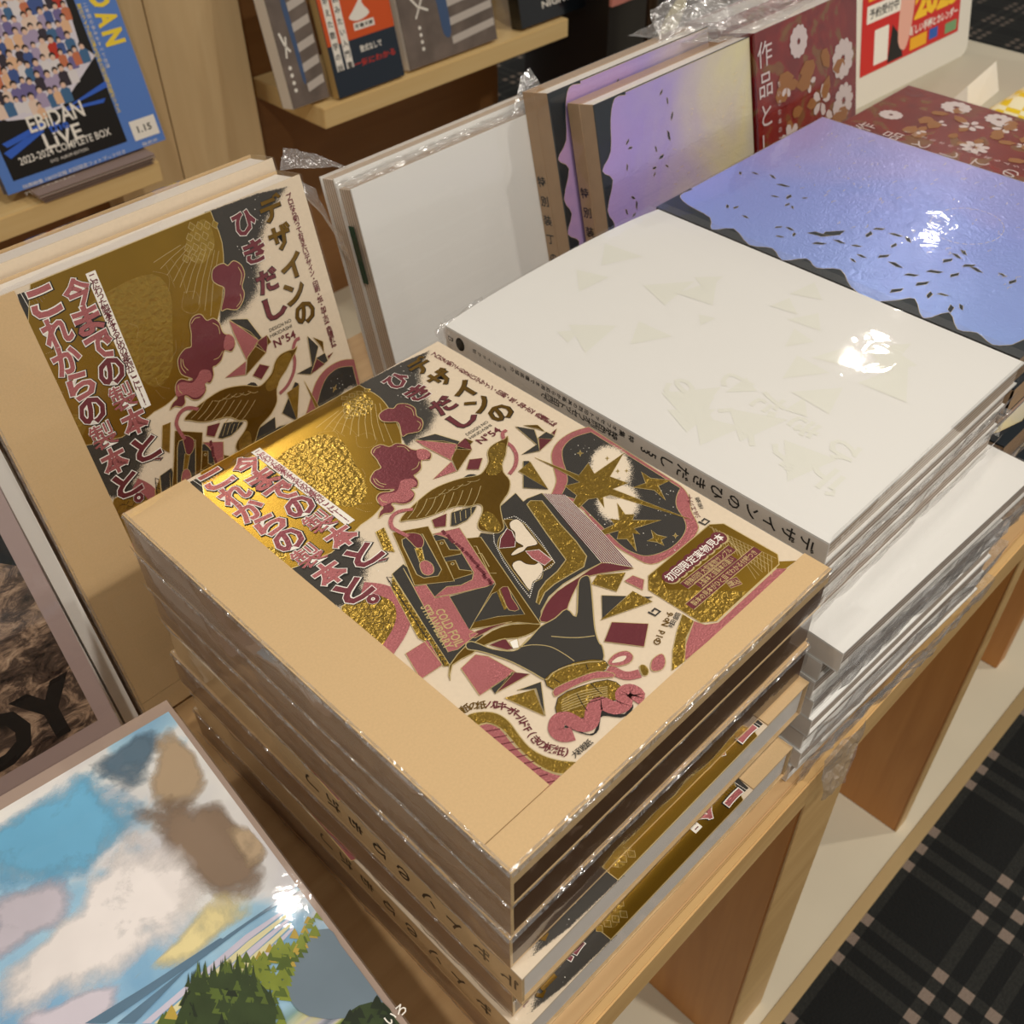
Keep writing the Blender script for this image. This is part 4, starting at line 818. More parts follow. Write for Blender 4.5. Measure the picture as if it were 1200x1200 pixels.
for i in range(3):
    t = book('art_book', ['topmost cloud landscape art book at the lower left', 'middle landscape art book of the lower left pile', 'bottom landscape art book of the lower left pile'][i], 'book', (corner[0], corner[1], LZ - lt * (i + 1) + .1), (0, 0, LA), LW, LH, lt - .2, mat('mauve_white_cover', (168, 146, 132), .35, coat=.5), PAGES, 'landscape art books in a pile', wrap=FILM if i == 0 else None, seed=170 + i, board=2.5, wamp=.35)
    if i == 0:
        a = Art(0); a.poly(PAINT, [(1, 1), (LW - 2.5, 1), (LW - 2.5, LH - 7), (1, LH - 7)], 1)
        gt = mat('dark_green_foliage_print', (52, 66, 36), .4, noise_amt=.4, nscale=120, coat=.6); wt = mat('slate_water_print', (112, 128, 140), .4, noise_amt=.15, nscale=30, coat=.6); lg = mat('leaf_green_print', (124, 136, 52), .4, noise_amt=.45, nscale=90, coat=.6); da = mat('steel_blue_print', (88, 116, 138), .4, noise_amt=.2, nscale=60, coat=.6)
        def loc(px, py):
            w_ = onz(px, py, LZ); dx, dy = w_[0] - corner[0], w_[1] - corner[1]; return (dx * math.cos(LA) + dy * math.sin(LA), -dx * math.sin(LA) + dy * math.cos(LA))
        Lx = lambda *p: [(min(LW - 2.6, q[0]), q[1]) for q in [loc(x / 2.4, 800 + y / 2.4) for x, y in p]]
        def soft(m, p, z_, grow=1.4):
            p = sm(p, 3); cx = sum(q[0] for q in p) / len(p); cy = sum(q[1] for q in p) / len(p)
            lim = lambda q: (min(LW - 2.6, max(1.1, q[0])), min(LH - 7.1, max(1.1, q[1]))); z_ = (z_ - 2) * 8 + 2
            a.spray(m, [lim((cx + (q[0] - cx) * .5, cy + (q[1] - cy) * .5)) for q in p], [lim((cx + (q[0] - cx) * grow, cy + (q[1] - cy) * grow)) for q in p], z_)
        def softm(name, col, amt=.24, sc=16):
            M_ = mat(name, col, .4, noise_amt=amt, nscale=sc, coat=.3); nt_ = M_.node_tree; at_ = nt_.nodes.new('ShaderNodeAttribute'); at_.attribute_name = 'fade'; tc_ = nt_.nodes.new('ShaderNodeTexCoord')
            nn = noisen(nt_, tc_.outputs['Object'], 34, 7, .3, .62); al = mathn(nt_, 'MAXIMUM', mathn(nt_, 'ADD', mathn(nt_, 'MULTIPLY', at_.outputs['Fac'], 1.9), mathn(nt_, 'SUBTRACT', mathn(nt_, 'MULTIPLY', nn, 3.6), 2.45)), 0.0); nt_.links.new(mathn(nt_, 'MINIMUM', al, 1.0), nt_.nodes['Principled BSDF'].inputs['Alpha']); return M_
        blue_ = softm('sky_blue_print', (112, 178, 214)); wht = softm('white_cloud_print', (232, 224, 220)); lil = softm('lilac_cloud_print', (204, 196, 206)); tan = softm('tan_cloud_print', (182, 158, 128), .15); slate = softm('slate_sky_print', (92, 116, 134)); dusk = softm('dusk_cloud_print', (138, 116, 96), .2); ylw = softm('sunlit_cloud_print', (222, 206, 150), .15)
        soft(blue_, Lx((-60, 560), (-60, 400), (120, 300), (240, 240), (320, 280), (380, 380), (300, 470), (220, 560), (100, 590)), 2.4)
        soft(slate, Lx((260, 230), (420, 130), (450, 180), (400, 290), (320, 290)), 2.6); soft(tan, Lx((430, 330), (440, 150), (500, 120), (590, 290), (540, 350)), 2.8)
        soft(dusk, Lx((390, 370), (600, 310), (720, 350), (790, 460), (740, 570), (620, 620), (500, 500)), 3.0, 1.3); soft(lil, Lx((-40, 640), (80, 570), (200, 550), (180, 650), (60, 740), (-40, 790)), 3.0)
        soft(wht, Lx((-60, 860), (100, 740), (210, 650), (240, 550), (310, 480), (385, 400), (460, 440), (560, 560), (640, 680), (500, 770), (300, 850), (100, 940), (-60, 980)), 3.2, 1.25)
        soft(ylw, Lx((380, 830), (470, 750), (560, 640), (620, 600), (700, 640), (640, 700), (520, 790)), 3.4); soft(tan, Lx((640, 420), (720, 380), (780, 470), (700, 520)), 3.5)
        soft(lil, Lx((60, 960), (200, 890), (340, 850), (300, 930), (180, 1000)), 3.6)
        a.poly(da, Lx((330, 960), (640, 712), (760, 630), (870, 548), (880, 560), (700, 680), (520, 815), (380, 960)), 16)
        a.poly(da, Lx((240, 960), (420, 850), (620, 720), (640, 725), (430, 870), (300, 960)), 16.8)
        lv = mat('lavender_shore_print', (196, 190, 206), .4, noise_amt=.15, nscale=40, coat=.3)
        for k in range(5): a.poly(lv if k % 2 == 0 else mat('straw_shore_print', (214, 206, 160), .4, noise_amt=.15, nscale=40, coat=.3), Lx((400 + k * 34, 960), (690 + k * 10, 712 + k * 16), (800 + k * 6, 640 + k * 12), (802 + k * 6, 648 + k * 12), (700 + k * 10, 726 + k * 16), (425 + k * 34, 960)), 15.4 + k * .2)
        och = mat('ochre_field_print', (176, 150, 66), .4, noise_amt=.25, nscale=50, coat=.3); mid = mat('moss_green_print', (84, 100, 44), .4, noise_amt=.3, nscale=80, coat=.3); dk = mat('forest_shadow_print', (34, 44, 28), .4, noise_amt=.3, nscale=80, coat=.3)
        a.poly(wt, sm(Lx((800, 840), (860, 720), (930, 690), (1010, 700), (1140, 860), (1060, 900), (980, 945), (870, 940), (820, 900)), 2), 16)
        rg = random.Random(8)
        def clump(poly, n_, cols, z0, sz, up=1.6):
            xs = [q[0] for q in poly]; ys = [q[1] for q in poly]
            for k in range(n_):
                for _ in range(30):
                    x, y = rg.uniform(min(xs), max(xs)), rg.uniform(min(ys), max(ys))
                    if inside((x, y), poly): break
                else: continue
                q = rg.uniform(.6, 1.3) * sz; c_ = cols[min(len(cols) - 1, int((y - min(ys)) / (max(ys) - min(ys)) * len(cols) + rg.uniform(-.6, .6)))] if rg.random() < .8 else rg.choice(cols)
                a.poly(c_, Lx((x - q * .5, y + q * .4), (x - q * .15, y - q * .3), (x, y - q * up * .6), (x + q * .2, y - q * .2), (x + q * .5, y + q * .5)), z0 + k * .012)
        def inside(p, poly):
            c_ = False
            for i_ in range(len(poly)):
                (x1, y1), (x2, y2) = poly[i_ - 1], poly[i_]
                if (y1 > p[1]) != (y2 > p[1]) and p[0] < (x2 - x1) * (p[1] - y1) / (y2 - y1) + x1: c_ = not c_
            return c_
        clump([(430, 960), (640, 800), (860, 690), (900, 690), (820, 820), (800, 960)], 120, [och, lg, lg, mid], 17, 34, .9)
        clump([(700, 800), (790, 750), (900, 690), (860, 740), (830, 800), (810, 860), (760, 860)], 60, [lg, mid, lg], 19, 26, .9); clump([(850, 680), (900, 640), (955, 628), (930, 660), (880, 690)], 16, [och, lg], 19, 22, .5)
        tr = [(490, 1000), (510, 920), (535, 870), (545, 850), (575, 845), (610, 840), (650, 830), (700, 825), (745, 860), (775, 905), (775, 960), (720, 1100), (560, 1100)]
        a.poly(gt, sm(Lx(*tr), 2), 20); clump(tr, 260, [mid, gt, gt, dk, dk], 21, 30); clump([(530, 850), (560, 805), (610, 830), (640, 790), (680, 825), (720, 830), (740, 860), (560, 870)], 50, [mid, gt, gt], 24, 30, 2.6)
        hi = [(960, 960), (1010, 910), (1100, 885), (1180, 890), (1240, 960), (1240, 1200), (900, 1100)]
        a.poly(gt, sm(Lx(*hi), 2), 20); clump(hi, 120, [dk, gt, dk], 21, 34, .8)
        a.text(WHITE, 'いろ', loc(464, 1190), 5, 27, 0, .01)
        for n, me in a.meshes({'cloud_painting': 'cloud_painting_print'}):
            o = obj(n, me, None, part(t, 'front_cover')); o.location = (0, 0, (lt - .2) * .001)
            if 'foliage' in n or 'leaf' in n or 'cloud' in n: o['kind'] = 'stuff'
M, nt, b, tc = nodemat('rock_photograph', .3, 0, .6)
mp = nt.nodes.new('ShaderNodeMapping'); mp.inputs['Rotation'].default_value = (0, 0, .9); mp.inputs['Scale'].default_value = (1, 1.7, 1); nt.links.new(tc.outputs['Object'], mp.inputs[0])
n1 = noisen(nt, mp.outputs[0], 62, 10, 1.0, .72); n2 = noisen(nt, tc.outputs['Object'], 11, 3)
rp = ramp(nt, [(.38, lin(22, 18, 18)), (.48, lin(84, 68, 58)), (.56, lin(160, 132, 108)), (.68, lin(206, 180, 152))]); nt.links.new(mathn(nt, 'ADD', mathn(nt, 'MULTIPLY', n1, .75), mathn(nt, 'MULTIPLY', n2, .25)), rp.inputs[0]); nt.links.new(rp.outputs[0], b.inputs['Base Color']); ROCK = M
RKW, RKH, RKT = 230, 262, 22
RA = math.radians(-4)
rb0 = (-36 - RKW * math.cos(RA), 258 - RKW * math.sin(RA) + 6)
t = thing('photo_book', 'rock photograph book standing at the left, big black letters along its foot', 'book', (rb0[0], rb0[1] + RKT * math.sin(LEAN), TZ + 30), (LEAN, 0, RA))
MAUVE = mat('mauve_border_cover', (164, 142, 136), .35, coat=.5)
bbox_obj('front_cover', (0, RKW, 0, RKH, RKT - 2, RKT), MAUVE, t); bbox_obj('page_block', (2, RKW - 2, 2, RKH - 2, 2, RKT - 2), PAGES, t); bbox_obj('back_cover', (0, RKW, 0, RKH, 0, 2), MAUVE, t); bbox_obj('spine', (0, 2, 0, RKH, 2, RKT - 2), MAUVE, t)
a = Art(RKT); a.poly(ROCK, [(4, 16), (RKW - 9, 16), (RKW - 9, RKH - 6), (4, RKH - 6)], 1)
a.poly(mat('black_shade_print', (16, 15, 15), .4, coat=.5), sm([(RKW - 9, 120), (RKW - 30, 138), (RKW - 60, 160), (RKW - 120, 172), (4, 168), (4, RKH - 6), (RKW - 9, RKH - 6)], 1), 2)
a.poly(mat('white_surf_print', (188, 176, 168), .4, noise_amt=.4, nscale=70), [(4, 118), (RKW - 80, 116), (RKW - 46, 128), (RKW - 70, 142), (4, 146)], 2.5)
a.text(BLACK, 'TIDY', (RKW - 56, 36), 30, 4, 0, .05, (90, 34))
for n, me in a.meshes({'rock_photograph': 'rock_photo_print', 'black_ink': 'title_lettering'}): obj(n, me, None, part(t, 'front_cover'))
film_box(t, (-.5, RKW + .5, -.5, RKH + .5, 0, RKT + 1), FILM, seed=190, amp=.4)
bbox_obj('book_rest', (10, RKW - 10, -6, -.2, 2, RKT - 2), MAUVE, t)
sup = bbox_obj('display_block', (0, 190, 0, 60, 0, 24), mat('dark_brown_block', (88, 66, 46), .6)); sup.location = V(rb0[0] + 20, 262, TZ); tag(sup, 'dark brown block under the rock photograph book', 'block')
for k in range(2):
    bk = book('booklet', ['thin white booklet standing nearest the brown magazine at the left', 'thin white booklet standing behind the rock photograph book'][k], 'booklet', lean_loc(-29.5 - k * 9, 286 + k * 2, 14, 0), (LEAN, 0, 0), 8, 250 - 8 * k, 14, mat('matte_white_paper', (240, 236, 228), .6), PAGES, 'thin white booklets at the left')

# ------------------------------------------------------------------ wall shelves and what stands on them
SY = 1000.0
xr, zb = ony(192, 212, SY); _, zt = ony(187, 188, SY)
SLT, SLB = zt, zb
sh1 = bbox_obj('wall_shelf', (-700, xr, SY, PY - .5, 0, SLT - SLB), WOODS, None, 1.0); sh1.location = V(0, 0, SLB); tag(sh1, 'pale maple wall shelf holding the blue magazine', 'shelf')
xl, zb2 = ony(382, 152, SY); _, zt2 = ony(380, 128, SY)
sh2 = bbox_obj('wall_shelf', (xl, 1128, SY, 1159, 0, zt2 - zb2), WOODS, None, 1.0); sh2.location = V(0, 0, zb2); tag(sh2, 'maple wall shelf holding the orange paperback and photo books', 'shelf')
# blue magazine with a big group photograph
EL = math.radians(76)
def onplane(px, py, O, n):
    d = r.transposed() @ Vector(((px - 600) / FPX, (py - 600) / FPX, 1)); C_ = Vector(CAMP); tt = (Vector(O) - C_).dot(n) / d.dot(n); return C_ + d * tt
eb = ony(14, 240, SY + 12); EW = ony(197, 175, SY + 12)[0] - eb[0]; EH = EW * 1.42; ET = 14
eo = (eb[0], SY + 12 + ET * math.sin(EL), max(eb[1], SLT + 12))
nE = Vector((0, -math.sin(EL), math.cos(EL))); OE = Vector(eo) + nE * ET
t = thing('magazine', 'blue magazine with a crowd photo and yellow letters on the wall shelf', 'magazine', eo, (EL, 0, 0))
EB = mat('cornflower_cover', (92, 132, 206), .4)
bbox_obj('front_cover', (0, EW, 0, EH, ET - 1, ET), EB, t); bbox_obj('page_block', (1, EW - 1, 1, EH - 1, 1, ET - 1), PAGES, t); bbox_obj('back_cover', (0, EW, 0, EH, 0, 1), EB, t); bbox_obj('spine', (0, 1, 0, EH, 1, ET - 1), mat('navy_spine', (40, 56, 92), .4), t)
def le(px, py):
    p = onplane(px, py, OE, nE) - Vector(eo); up = Vector((0, math.cos(EL), math.sin(EL))); return (p.x, p.dot(up))
ce = lambda *q: [le(x / 4.615, y / 4.615) for x, y in q]
a = Art(ET + .1)
top = EH - 6
k0 = ce((70, 975), (690, 770)); lx = k0[0][0]; rx = k0[1][0]; by = (k0[0][1] + k0[1][1]) / 2
a.poly(BLACK, [(lx, by), (rx, by), (rx, top), (lx, top)], 2)
wp = ce((-120, 600), (40, 655), (175, 640), (330, 585), (515, 300), (430, 240), (375, 60), (330, -60)) + [(lx + 2, top - 4)]
wp = [(max(lx, x), min(top, y)) for x, y in wp]
a.poly(mat('pale_collage_print', (226, 220, 230), .4), wp, 4)
rg = random.Random(12); cols = [(196, 60, 44), (70, 92, 150), (232, 226, 226), (60, 52, 62), (236, 190, 150), (120, 110, 160), (206, 120, 84), (176, 160, 190), (70, 110, 150), (238, 210, 190)]
def inside(p, poly):
    c_ = False
    for i in range(len(poly)):
        (x1, y1), (x2, y2) = poly[i - 1], poly[i]
        if (y1 > p[1]) != (y2 > p[1]) and p[0] < (x2 - x1) * (p[1] - y1) / (y2 - y1) + x1: c_ = not c_
    return c_
zz = 5
a.g = 'crowd_photo_print'
for row in range(17):
    for cc in range(15):
        p = (lx + rx * 0 + (rx - lx) * (cc + (row % 2) * .5 + rg.uniform(-.2, .2)) / 15, top - 8 - (top - by - 10) * (row + rg.uniform(-.2, .2)) / 17)
        if not inside((p[0], p[1] - 9), wp) or not inside((p[0] + 4, p[1] - 6), wp): continue
        zz += .012; col = rg.choice(cols); q = rg.uniform(.8, 1.1)
        bm_ = mat('collage_clothes_%d' % cols.index(col), col, .5)
        a.poly(bm_, [(p[0] - 5 * q, p[1] - 17 * q), (p[0] + 5 * q, p[1] - 17 * q), (p[0] + 5.5 * q, p[1] - 5 * q), (p[0] + 2 * q, p[1] - 2), (p[0] - 2 * q, p[1] - 2), (p[0] - 5.5 * q, p[1] - 5 * q)], zz)
        a.disc(mat('collage_hair', (50, 38, 36), .5), (p[0], p[1] + 1.6 * q), 3.5 * q, zz + 3, 8); a.disc(mat('collage_skin', (234, 196, 172), .5), (p[0], p[1] - .3), 2.8 * q, zz + 6, 8)
a.g = 'cover_lettering'
bb_ = mat('blue_beam_print', (60, 104, 206), .4)
for q in ([(330, 600), (580, 430), (580, 470), (350, 590)], [(350, 590), (570, 530), (560, 555), (360, 600)], [(10, 780), (230, 660), (250, 690), (40, 800)], [(20, 830), (220, 690), (240, 710), (60, 860)]): a.poly(bb_, ce(*q), 4.5)
def et(m, body, q, w_, h_, z_=14, bold=.02, ang=0): c_ = ce(q)[0]; a.text(m, body, c_, 10, z_, ang, bold, (w_, h_))
px1 = (rx - lx) / 5.35 / 100 * 100
u_ = (rx - lx) / 620
et(WHITE, 'EBiDAN', (300, 630), u_ * 290, u_ * 75); et(bb_, 'the', (315, 680), u_ * 105, u_ * 45, 15); et(WHITE, 'LiVE', (340, 735), u_ * 200, u_ * 75); et(WHITE, '2023-2024 COMPLETE BOX', (355, 790), u_ * 490, u_ * 36, 14, .01); et(WHITE, 'DVD  ALBUM EDITION', (375, 838), u_ * 200, u_ * 14, 14, 0)
YEL = mat('yellow_lettering', (250, 218, 66), .4)
tx = (ce((615, 190))[0][0] + rx + (EW - rx) * .5) / 2
q0, q1 = ce((560, 20), (615, 200)); stp = (q0[1] - q1[1]) / 1.75
for k, ch in enumerate('NADiBE'): a.text(YEL, ch, (q1[0], q1[1] + stp * k), 30, 6, -math.pi / 2, .05, (stp * .8, u_ * 110))
for q_, n_ in (((505, 200), 24), ((560, 150), 22)):
    c_ = ce(q_)[0]
a.vtext(YEL, '夏のライブ全公演を収めた完全保存版ボックス', (rx + u_ * 14, by + u_ * 640), (rx + u_ * 14, by + u_ * 150), u_ * 26, 6, .01); a.vtext(WHITE, '二年間の歩みをすべて収録', (rx + u_ * 44, by + u_ * 640), (rx + u_ * 44, by + u_ * 360), u_ * 22, 6, .0)
tg = ce((780, 690))[0]; a.poly(WHITE, [(tg[0] - u_ * 72, tg[1] - u_ * 48), (tg[0] + u_ * 72, tg[1] - u_ * 48), (tg[0] + u_ * 72, tg[1] + u_ * 48), (tg[0] - u_ * 72, tg[1] + u_ * 48)], 5)
a.text(INK, '1.15', tg, 10, 7, 0, .02, (u_ * 80, u_ * 34)); a.text(WHITE, '発売中', (tg[0], tg[1] - u_ * 75), 10, 7, 0, 0, (u_ * 90, u_ * 18))
for yy, body in ((-40, '特典映像 100分収録 初回限定フォトブック付き'), (-74, 'アリーナ公演の舞台裏まで')):
    a.text(WHITE, body, (lx + (rx - lx) * (.5 if yy > -50 else .26), by + u_ * yy), 10, 7, 0, .0, (u_ * (560 if yy > -50 else 270), u_ * 20))
for n, me in a.meshes({}): obj(n, me, None, part(t, 'front_cover'))['kind'] = 'stuff'
for k in range(3):
    b0 = ony(48, 240, SY - 4); xx1 = ony(183, 190, SY - 4)[0]
    fm = book('magazine', ['topmost', 'middle', 'lowest'][k] + ' grey edged magazine lying flat under the blue one on the wall shelf', 'magazine', (b0[0] + k * 3, SY - 6 + k * 2, SLT + (2 - k) * 4 + .1), (0, 0, 0), xx1 - b0[0] - k * 4, 130, 3.8, mat('mauve_grey_cover', (150, 128, 116), .5), GREYPAGES, 'magazines lying flat on the wall shelf', board=.6)

# books on the right wall shelf; each stands at its own pixel of the shelf front
def shelf_book(label, pbl, pbr, h, th, cov, build=None, lean=78, pages=PAGES, back=14, group=None, side=None):
    L_ = math.radians(lean); Y = SY + back
    x0, z0 = ony(*pbl, Y); x1, z1 = ony(*pbr, Y); w_ = x1 - x0
    t = thing('book', label, 'book', (x0, Y + th * math.sin(L_), zt2 + .2), (L_, 0, 0), group)
    bbox_obj('front_cover', (0, w_, 0, h, th - 1, th), cov, t); bbox_obj('page_block', (.8, w_ - 1, 1, h - 1, 1, th - 1), pages, t); bbox_obj('back_cover', (0, w_, 0, h, 0, 1), cov, t); bbox_obj('spine', (0, .8, 0, h, 1, th - 1), side or cov, t)
    if build:
        a_ = Art(th + .1); build(a_, w_, h)
        for n, me in a_.meshes({}): obj(n, me, None, part(t, 'front_cover'))
    return t
STAIR = mat('grey_stone_photo', (112, 100, 92), .5, noise_amt=.55, nscale=34); WSP = mat('white_spine_paper', (238, 232, 222), .5)
def stairs(a_, w_, h):
    pl = mat('pale_step_print', (196, 186, 176), .5); bu = mat('blue_figure_print', (70, 92, 128), .5)
    for k in range(9): a_.poly(pl, [(w_ * .5, 14 + k * 24), (w_ - 2, 20 + k * 24), (w_ - 2, 30 + k * 24), (w_ * .5, 24 + k * 24)], 2)
    a_.poly(bu, sm([(w_ * .42, 30), (w_ * .5, 30), (w_ * .5, 90), (w_ * .46, 140), (w_ * .36, 120), (w_ * .40, 70)], 3), 3)
    a_.stroke(WHITE, [(w_ * .12, 90), (w_ * .2, 74), (w_ * .3, 66)], 3, 3); a_.stroke(WHITE, [(w_ * .26, 84), (w_ * .16, 60)], 2.5, 3)
    for k in range(4): a_.disc(WHITE, (w_ * .18, 48 - k * 9), 2.6, 3)
shelf_book('stone stair photo book with white spine at the left end of the shelf', (342, 113), (385, 104), 210, 26, STAIR, stairs, side=WSP, back=16)
NAVY2 = mat('navy_paperback', (42, 52, 64), .45); ORNG = mat('orange_band_print', (216, 88, 40), .45)
def paper(a_, w_, h):
    a_.poly(ORNG, [(.5, h * .36), (w_ - .5, h * .36), (w_ - .5, h - .5), (.5, h - .5)], 1)
    for fx in (.06, .20): a_.poly(WHITE, [(w_ * fx, h * .18), (w_ * (fx + .10), h * .18), (w_ * (fx + .10), h * .9), (w_ * fx, h * .9)], 3)
    a_.vtext(INK, '世界を変えた数学の話', (w_ * .11, h * .88), (w_ * .11, h * .2), 9, 5, .02); a_.vtext(INK, '今こそ読みたい入門書', (w_ * .25, h * .88), (w_ * .25, h * .2), 9, 5, .02)
    a_.poly(WHITE, sm([(w_ * .38, h * .50), (w_ * .5, h * .47), (w_ * .68, h * .5), (w_ * .6, h * .58), (w_ * .66, h * .66), (w_ * .56, h * .6), (w_ * .45, h * .54)], 3), 3)
    a_.poly(WHITE, [(w_ * .42, h * .41), (w_ * .72, h * .41), (w_ * .72, h * .46), (w_ * .42, h * .46)], 3); a_.text(INK, '新書文庫', (w_ * .57, h * .435), 9, 5, 0, .02, (w_ * .26, h * .03))
    a_.text(WHITE, '数式なしで', (w_ * .6, h * .28), 9, 3, 0, .02, (w_ * .32, h * .05)); a_.text(mat('red_lettering', (200, 60, 50), .5), '一気にわかる', (w_ * .62, h * .19), 9, 3, 0, .02, (w_ * .62, h * .05))
shelf_book('orange and navy paperback with white title strips on the shelf', (397, 106), (474, 83), 176, 16, NAVY2, paper, side=mat('tan_spine', (196, 164, 106), .5), pages=PAGES, back=4)
shelf_book('stone stair photo book beside the orange paperback', (480, 72), (583, 42), 214, 20, STAIR, stairs, side=WSP, back=8)
def darkc(a_, w_, h):
    a_.poly(mat('teal_glow_print', (60, 110, 130), .4), sm([(w_ * .1, h * .3), (w_ * .5, h * .4), (w_ * .9, h * .34), (w_ * .8, h * .7), (w_ * .3, h * .8)], 3), 2)
    a_.text(WHITE, 'NIGHT', (w_ * .5, h * .12), 10, 4, 0, .02, (w_ * .4, h * .05)); a_.poly(mat('green_spot_print', (120, 160, 110), .4), sm([(w_ * .7, h * .1), (w_ * .95, h * .08), (w_ * .92, h * .24), (w_ * .74, h * .22)], 3), 3)
shelf_book('black glossy book with a teal picture farthest along the shelf', (612, 36), (694, 10), 190, 22, mat('black_gloss_cover', (20, 24, 28), .2, coat=.5), darkc, pages=TANPAGES, back=8)

# dark display cabinet beyond the shelves, post and cards
cb = thing('display_cabinet', 'black display cabinet with a cream cat silhouette beyond the wall shelves', 'cabinet', (1175, 960, FLOOR))
CK = mat('black_cabinet', (26, 22, 22), .4)
bbox_obj('body', (0, 520, 0, 180, 0, 470), CK, cb); bbox_obj('pink_rail', (0, 520, -6, -.2, 392, 408), mat('dusty_pink_rail', (206, 130, 118), .5), cb)
a = Art(0, lambda x, y, zz: (x, -.3 - zz, y)); a.poly(mat('cream_cat_print', (224, 216, 170), .5), sm([(100, 300), (125, 296), (135, 330), (165, 360), (190, 372), (196, 350), (182, 326), (160, 300), (140, 270), (112, 270)], 3), 0)
a.poly(mat('rose_shape_print', (190, 120, 104), .5), sm([(110, 250), (150, 262), (180, 240), (140, 225)], 3), 0); a.poly(PETAL, sm([(40, 250), (70, 262), (90, 240), (60, 215)], 3), 0)
for n, me in a.meshes({}): obj(n, me, None, part(cb, 'body'))
n = 12; vs = [(9 * math.cos(6.2832 * k / n), 9 * math.sin(6.2832 * k / n), z_) for z_ in (0, 900) for k in range(n)]
po = mk('display_post', vs, [(k, (k + 1) % n, n + (k + 1) % n, n + k) for k in range(n)] + [tuple(range(n))[::-1], tuple(range(n, 2 * n))], mat('dark_bronze_post', (70, 56, 44), .35, metal=.6)); po.location = V(1230, 920, FLOOR); tag(po, 'dark round metal post in front of the black cabinet', 'post')

# white sign stand with a leaflet, card and yellow cloth on the far table
sg = thing('sign_stand', 'white sign stand with a red leaflet on the far table', 'sign', (1015, 462, TZ), (0, 0, math.radians(-2)))
vs = []; sl = .20
def slab(x0, x1, z0, z1, y0, th, rad):
    pts = []
    for cx, cz, a0 in ((x1 - rad, z0 + rad, -90), (x1 - rad, z1 - rad, 0), (x0 + rad, z1 - rad, 90), (x0 + rad, z0 + rad, 180)):
        pts += [(cx + rad * math.cos(math.radians(a0 + q)), cz + rad * math.sin(math.radians(a0 + q))) for q in (0, 30, 60, 90)]
    n_ = len(pts); v_ = [(x, y0 + z * sl, z) for x, z in pts] + [(x, y0 + th + z * sl, z) for x, z in pts]
    return v_, [tuple(range(n_)), tuple(range(n_, 2 * n_))[::-1]] + [(i, n_ + i, n_ + (i + 1) % n_, (i + 1) % n_) for i in range(n_)]
v, f = slab(0, 292, 0, 330, 0, 24, 14); mk('panel', v, f, mat('white_acrylic_panel', (232, 226, 212), .35), sg)
bbox_obj('foot', (20, 272, 14, 130, 0, 6), mat('white_acrylic_panel', (232, 226, 212), .35), sg)
a = Art(0, lambda x, y, zz: (x, y * sl - .5 - zz, y))
a.poly(mat('red_leaflet_print', (206, 34, 26), .35), [(38, 34), (262, 34), (262, 300), (38, 300)], 0)
GB = mat('golden_banner_print', (244, 176, 24), .4)
sc_ = lambda *p: [(x, 34 + (y - 34) * .55) for x, y in p]
a.poly(GB, sc_((50, 176), (120, 176), (120, 214), (50, 214)), 2); a.poly(WHITE, sc_((48, 134), (120, 134), (120, 168), (48, 168)), 2); a.poly(WHITE, sc_((66, 46), (96, 46), (96, 116), (66, 116)), 2)
a.text(INK, '予約受付中', sc_((84, 151))[0], 10, 4, 0, .02, (62, 11)); a.text(mat('red_lettering', (200, 60, 50), .5), '早期特典', sc_((85, 195))[0], 10, 4, 0, .02, (60, 14))
a.text(mat('yellow_number_print', (252, 200, 40), .4), '2025', (204, 86), 40, 4, 0, .06, (104, 32)); a.text(WHITE, '新しい手帳とカレンダー', (200, 60), 10, 4, 0, .03, (112, 11))
a.poly(BLACK, sc_((96, 38), (130, 38), (124, 80), (104, 112)), 3); a.poly(mat('blush_print', (236, 176, 156), .4), sm(sc_((118, 72), (134, 50), (146, 90), (150, 160), (134, 210), (120, 150)), 3), 4)
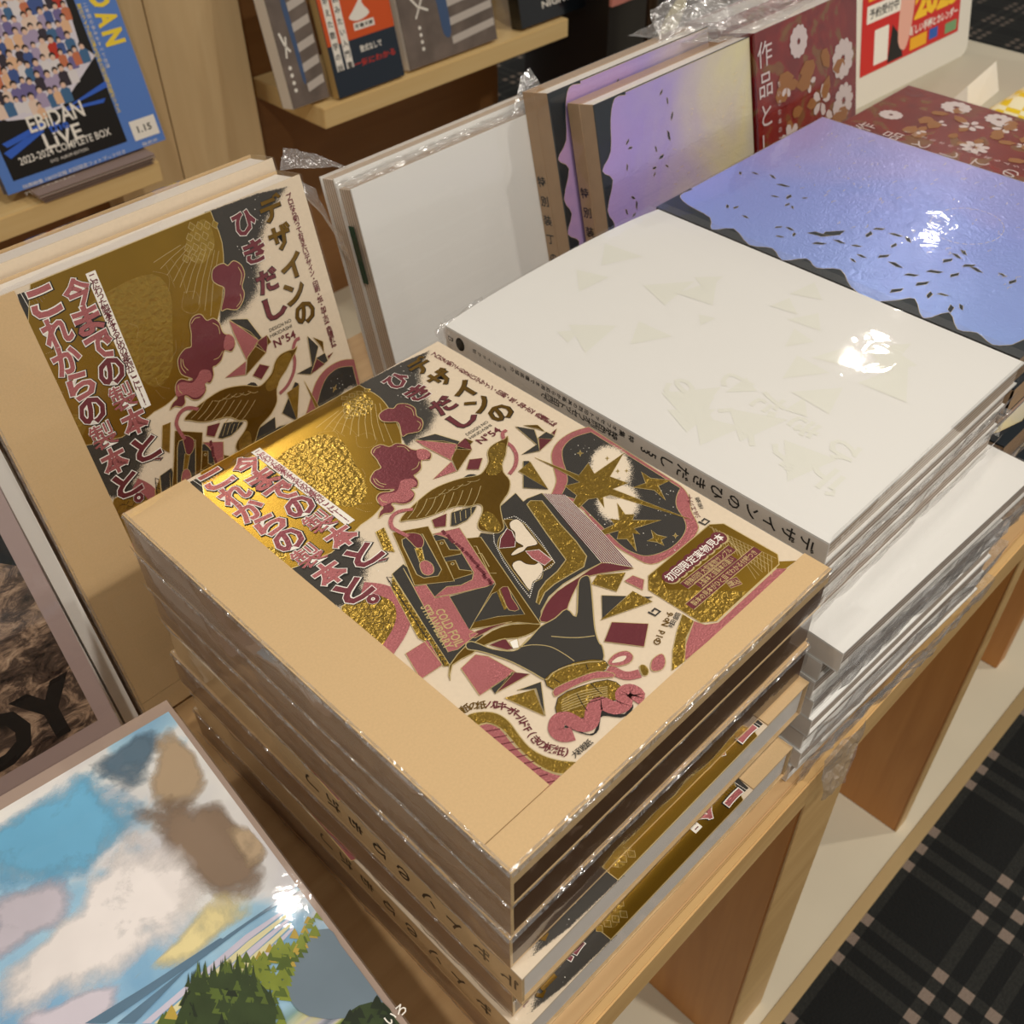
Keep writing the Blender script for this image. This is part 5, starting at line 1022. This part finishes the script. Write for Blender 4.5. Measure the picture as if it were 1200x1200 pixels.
a.poly(mat('blue_spot_print', (44, 92, 180), .4), [(190, 40), (210, 40), (210, 52), (190, 52)], 4); a.poly(mat('green_spot_print', (120, 160, 110), .4), [(228, 38), (256, 38), (256, 50), (228, 50)], 4); a.poly(GB, [(146, 38), (184, 38), (184, 52), (146, 52)], 4)
for n, me in a.meshes({}): obj(n, me, None, part(sg, 'panel'))['kind'] = 'stuff'
cd = onz(1125, 118, TZ); v, f = [(0, 0, 0), (95, 6, 0), (95, 26, 42), (0, 20, 42), (0, 1, -.0), (95, 46, 0)], [(0, 1, 2, 3), (3, 2, 5)]
o = mk('folded_card', [(0, 0, 0), (100, 10, 0), (96, 22, 34), (10, 14, 30), (0, 34, 0), (100, 44, 0)], [(0, 1, 2, 3), (3, 2, 5, 4), (0, 3, 4), (1, 5, 2)], WHITE); o.location = V(cd[0] - 40, cd[1] - 30, TZ + .1); tag(o, 'small white folded card on the far laminate table', 'card')
vs, fs = [], []; nx = 16
M, nt, b, tc = nodemat('yellow_white_gingham', .85)
ck = nt.nodes.new('ShaderNodeTexChecker'); ck.inputs['Scale'].default_value = 60; ck.inputs[1].default_value = lin(240, 206, 40); ck.inputs[2].default_value = lin(248, 240, 200); nt.links.new(tc.outputs['Object'], ck.inputs[0]); nt.links.new(ck.outputs[0], b.inputs['Base Color'])
for j in range(nx + 1):
    for i in range(nx + 1):
        x, y = i / nx * 170, j / nx * 200; e = min(i, nx - i, j, nx - j) / (nx / 2); vs.append((x, y, 2 + 46 * min(1, e * 2.2) ** .6 + 3 * math.sin(i * 1.3) * math.cos(j) * e))
for j in range(nx):
    for i in range(nx):
        q = j * (nx + 1) + i; fs.append((q, q + 1, q + nx + 2, q + nx + 1))
k = len(vs); vs += [(0, 0, 0), (170, 0, 0), (170, 200, 0), (0, 200, 0)]
cu = onz(1172, 120, TZ + 20); o = mk('folded_cloth', vs, fs, M, None, True); o.location = V(cu[0] - 60, cu[1] - 190, TZ + .2); tag(o, 'yellow and white checked folded cloth at the right edge', 'cloth')
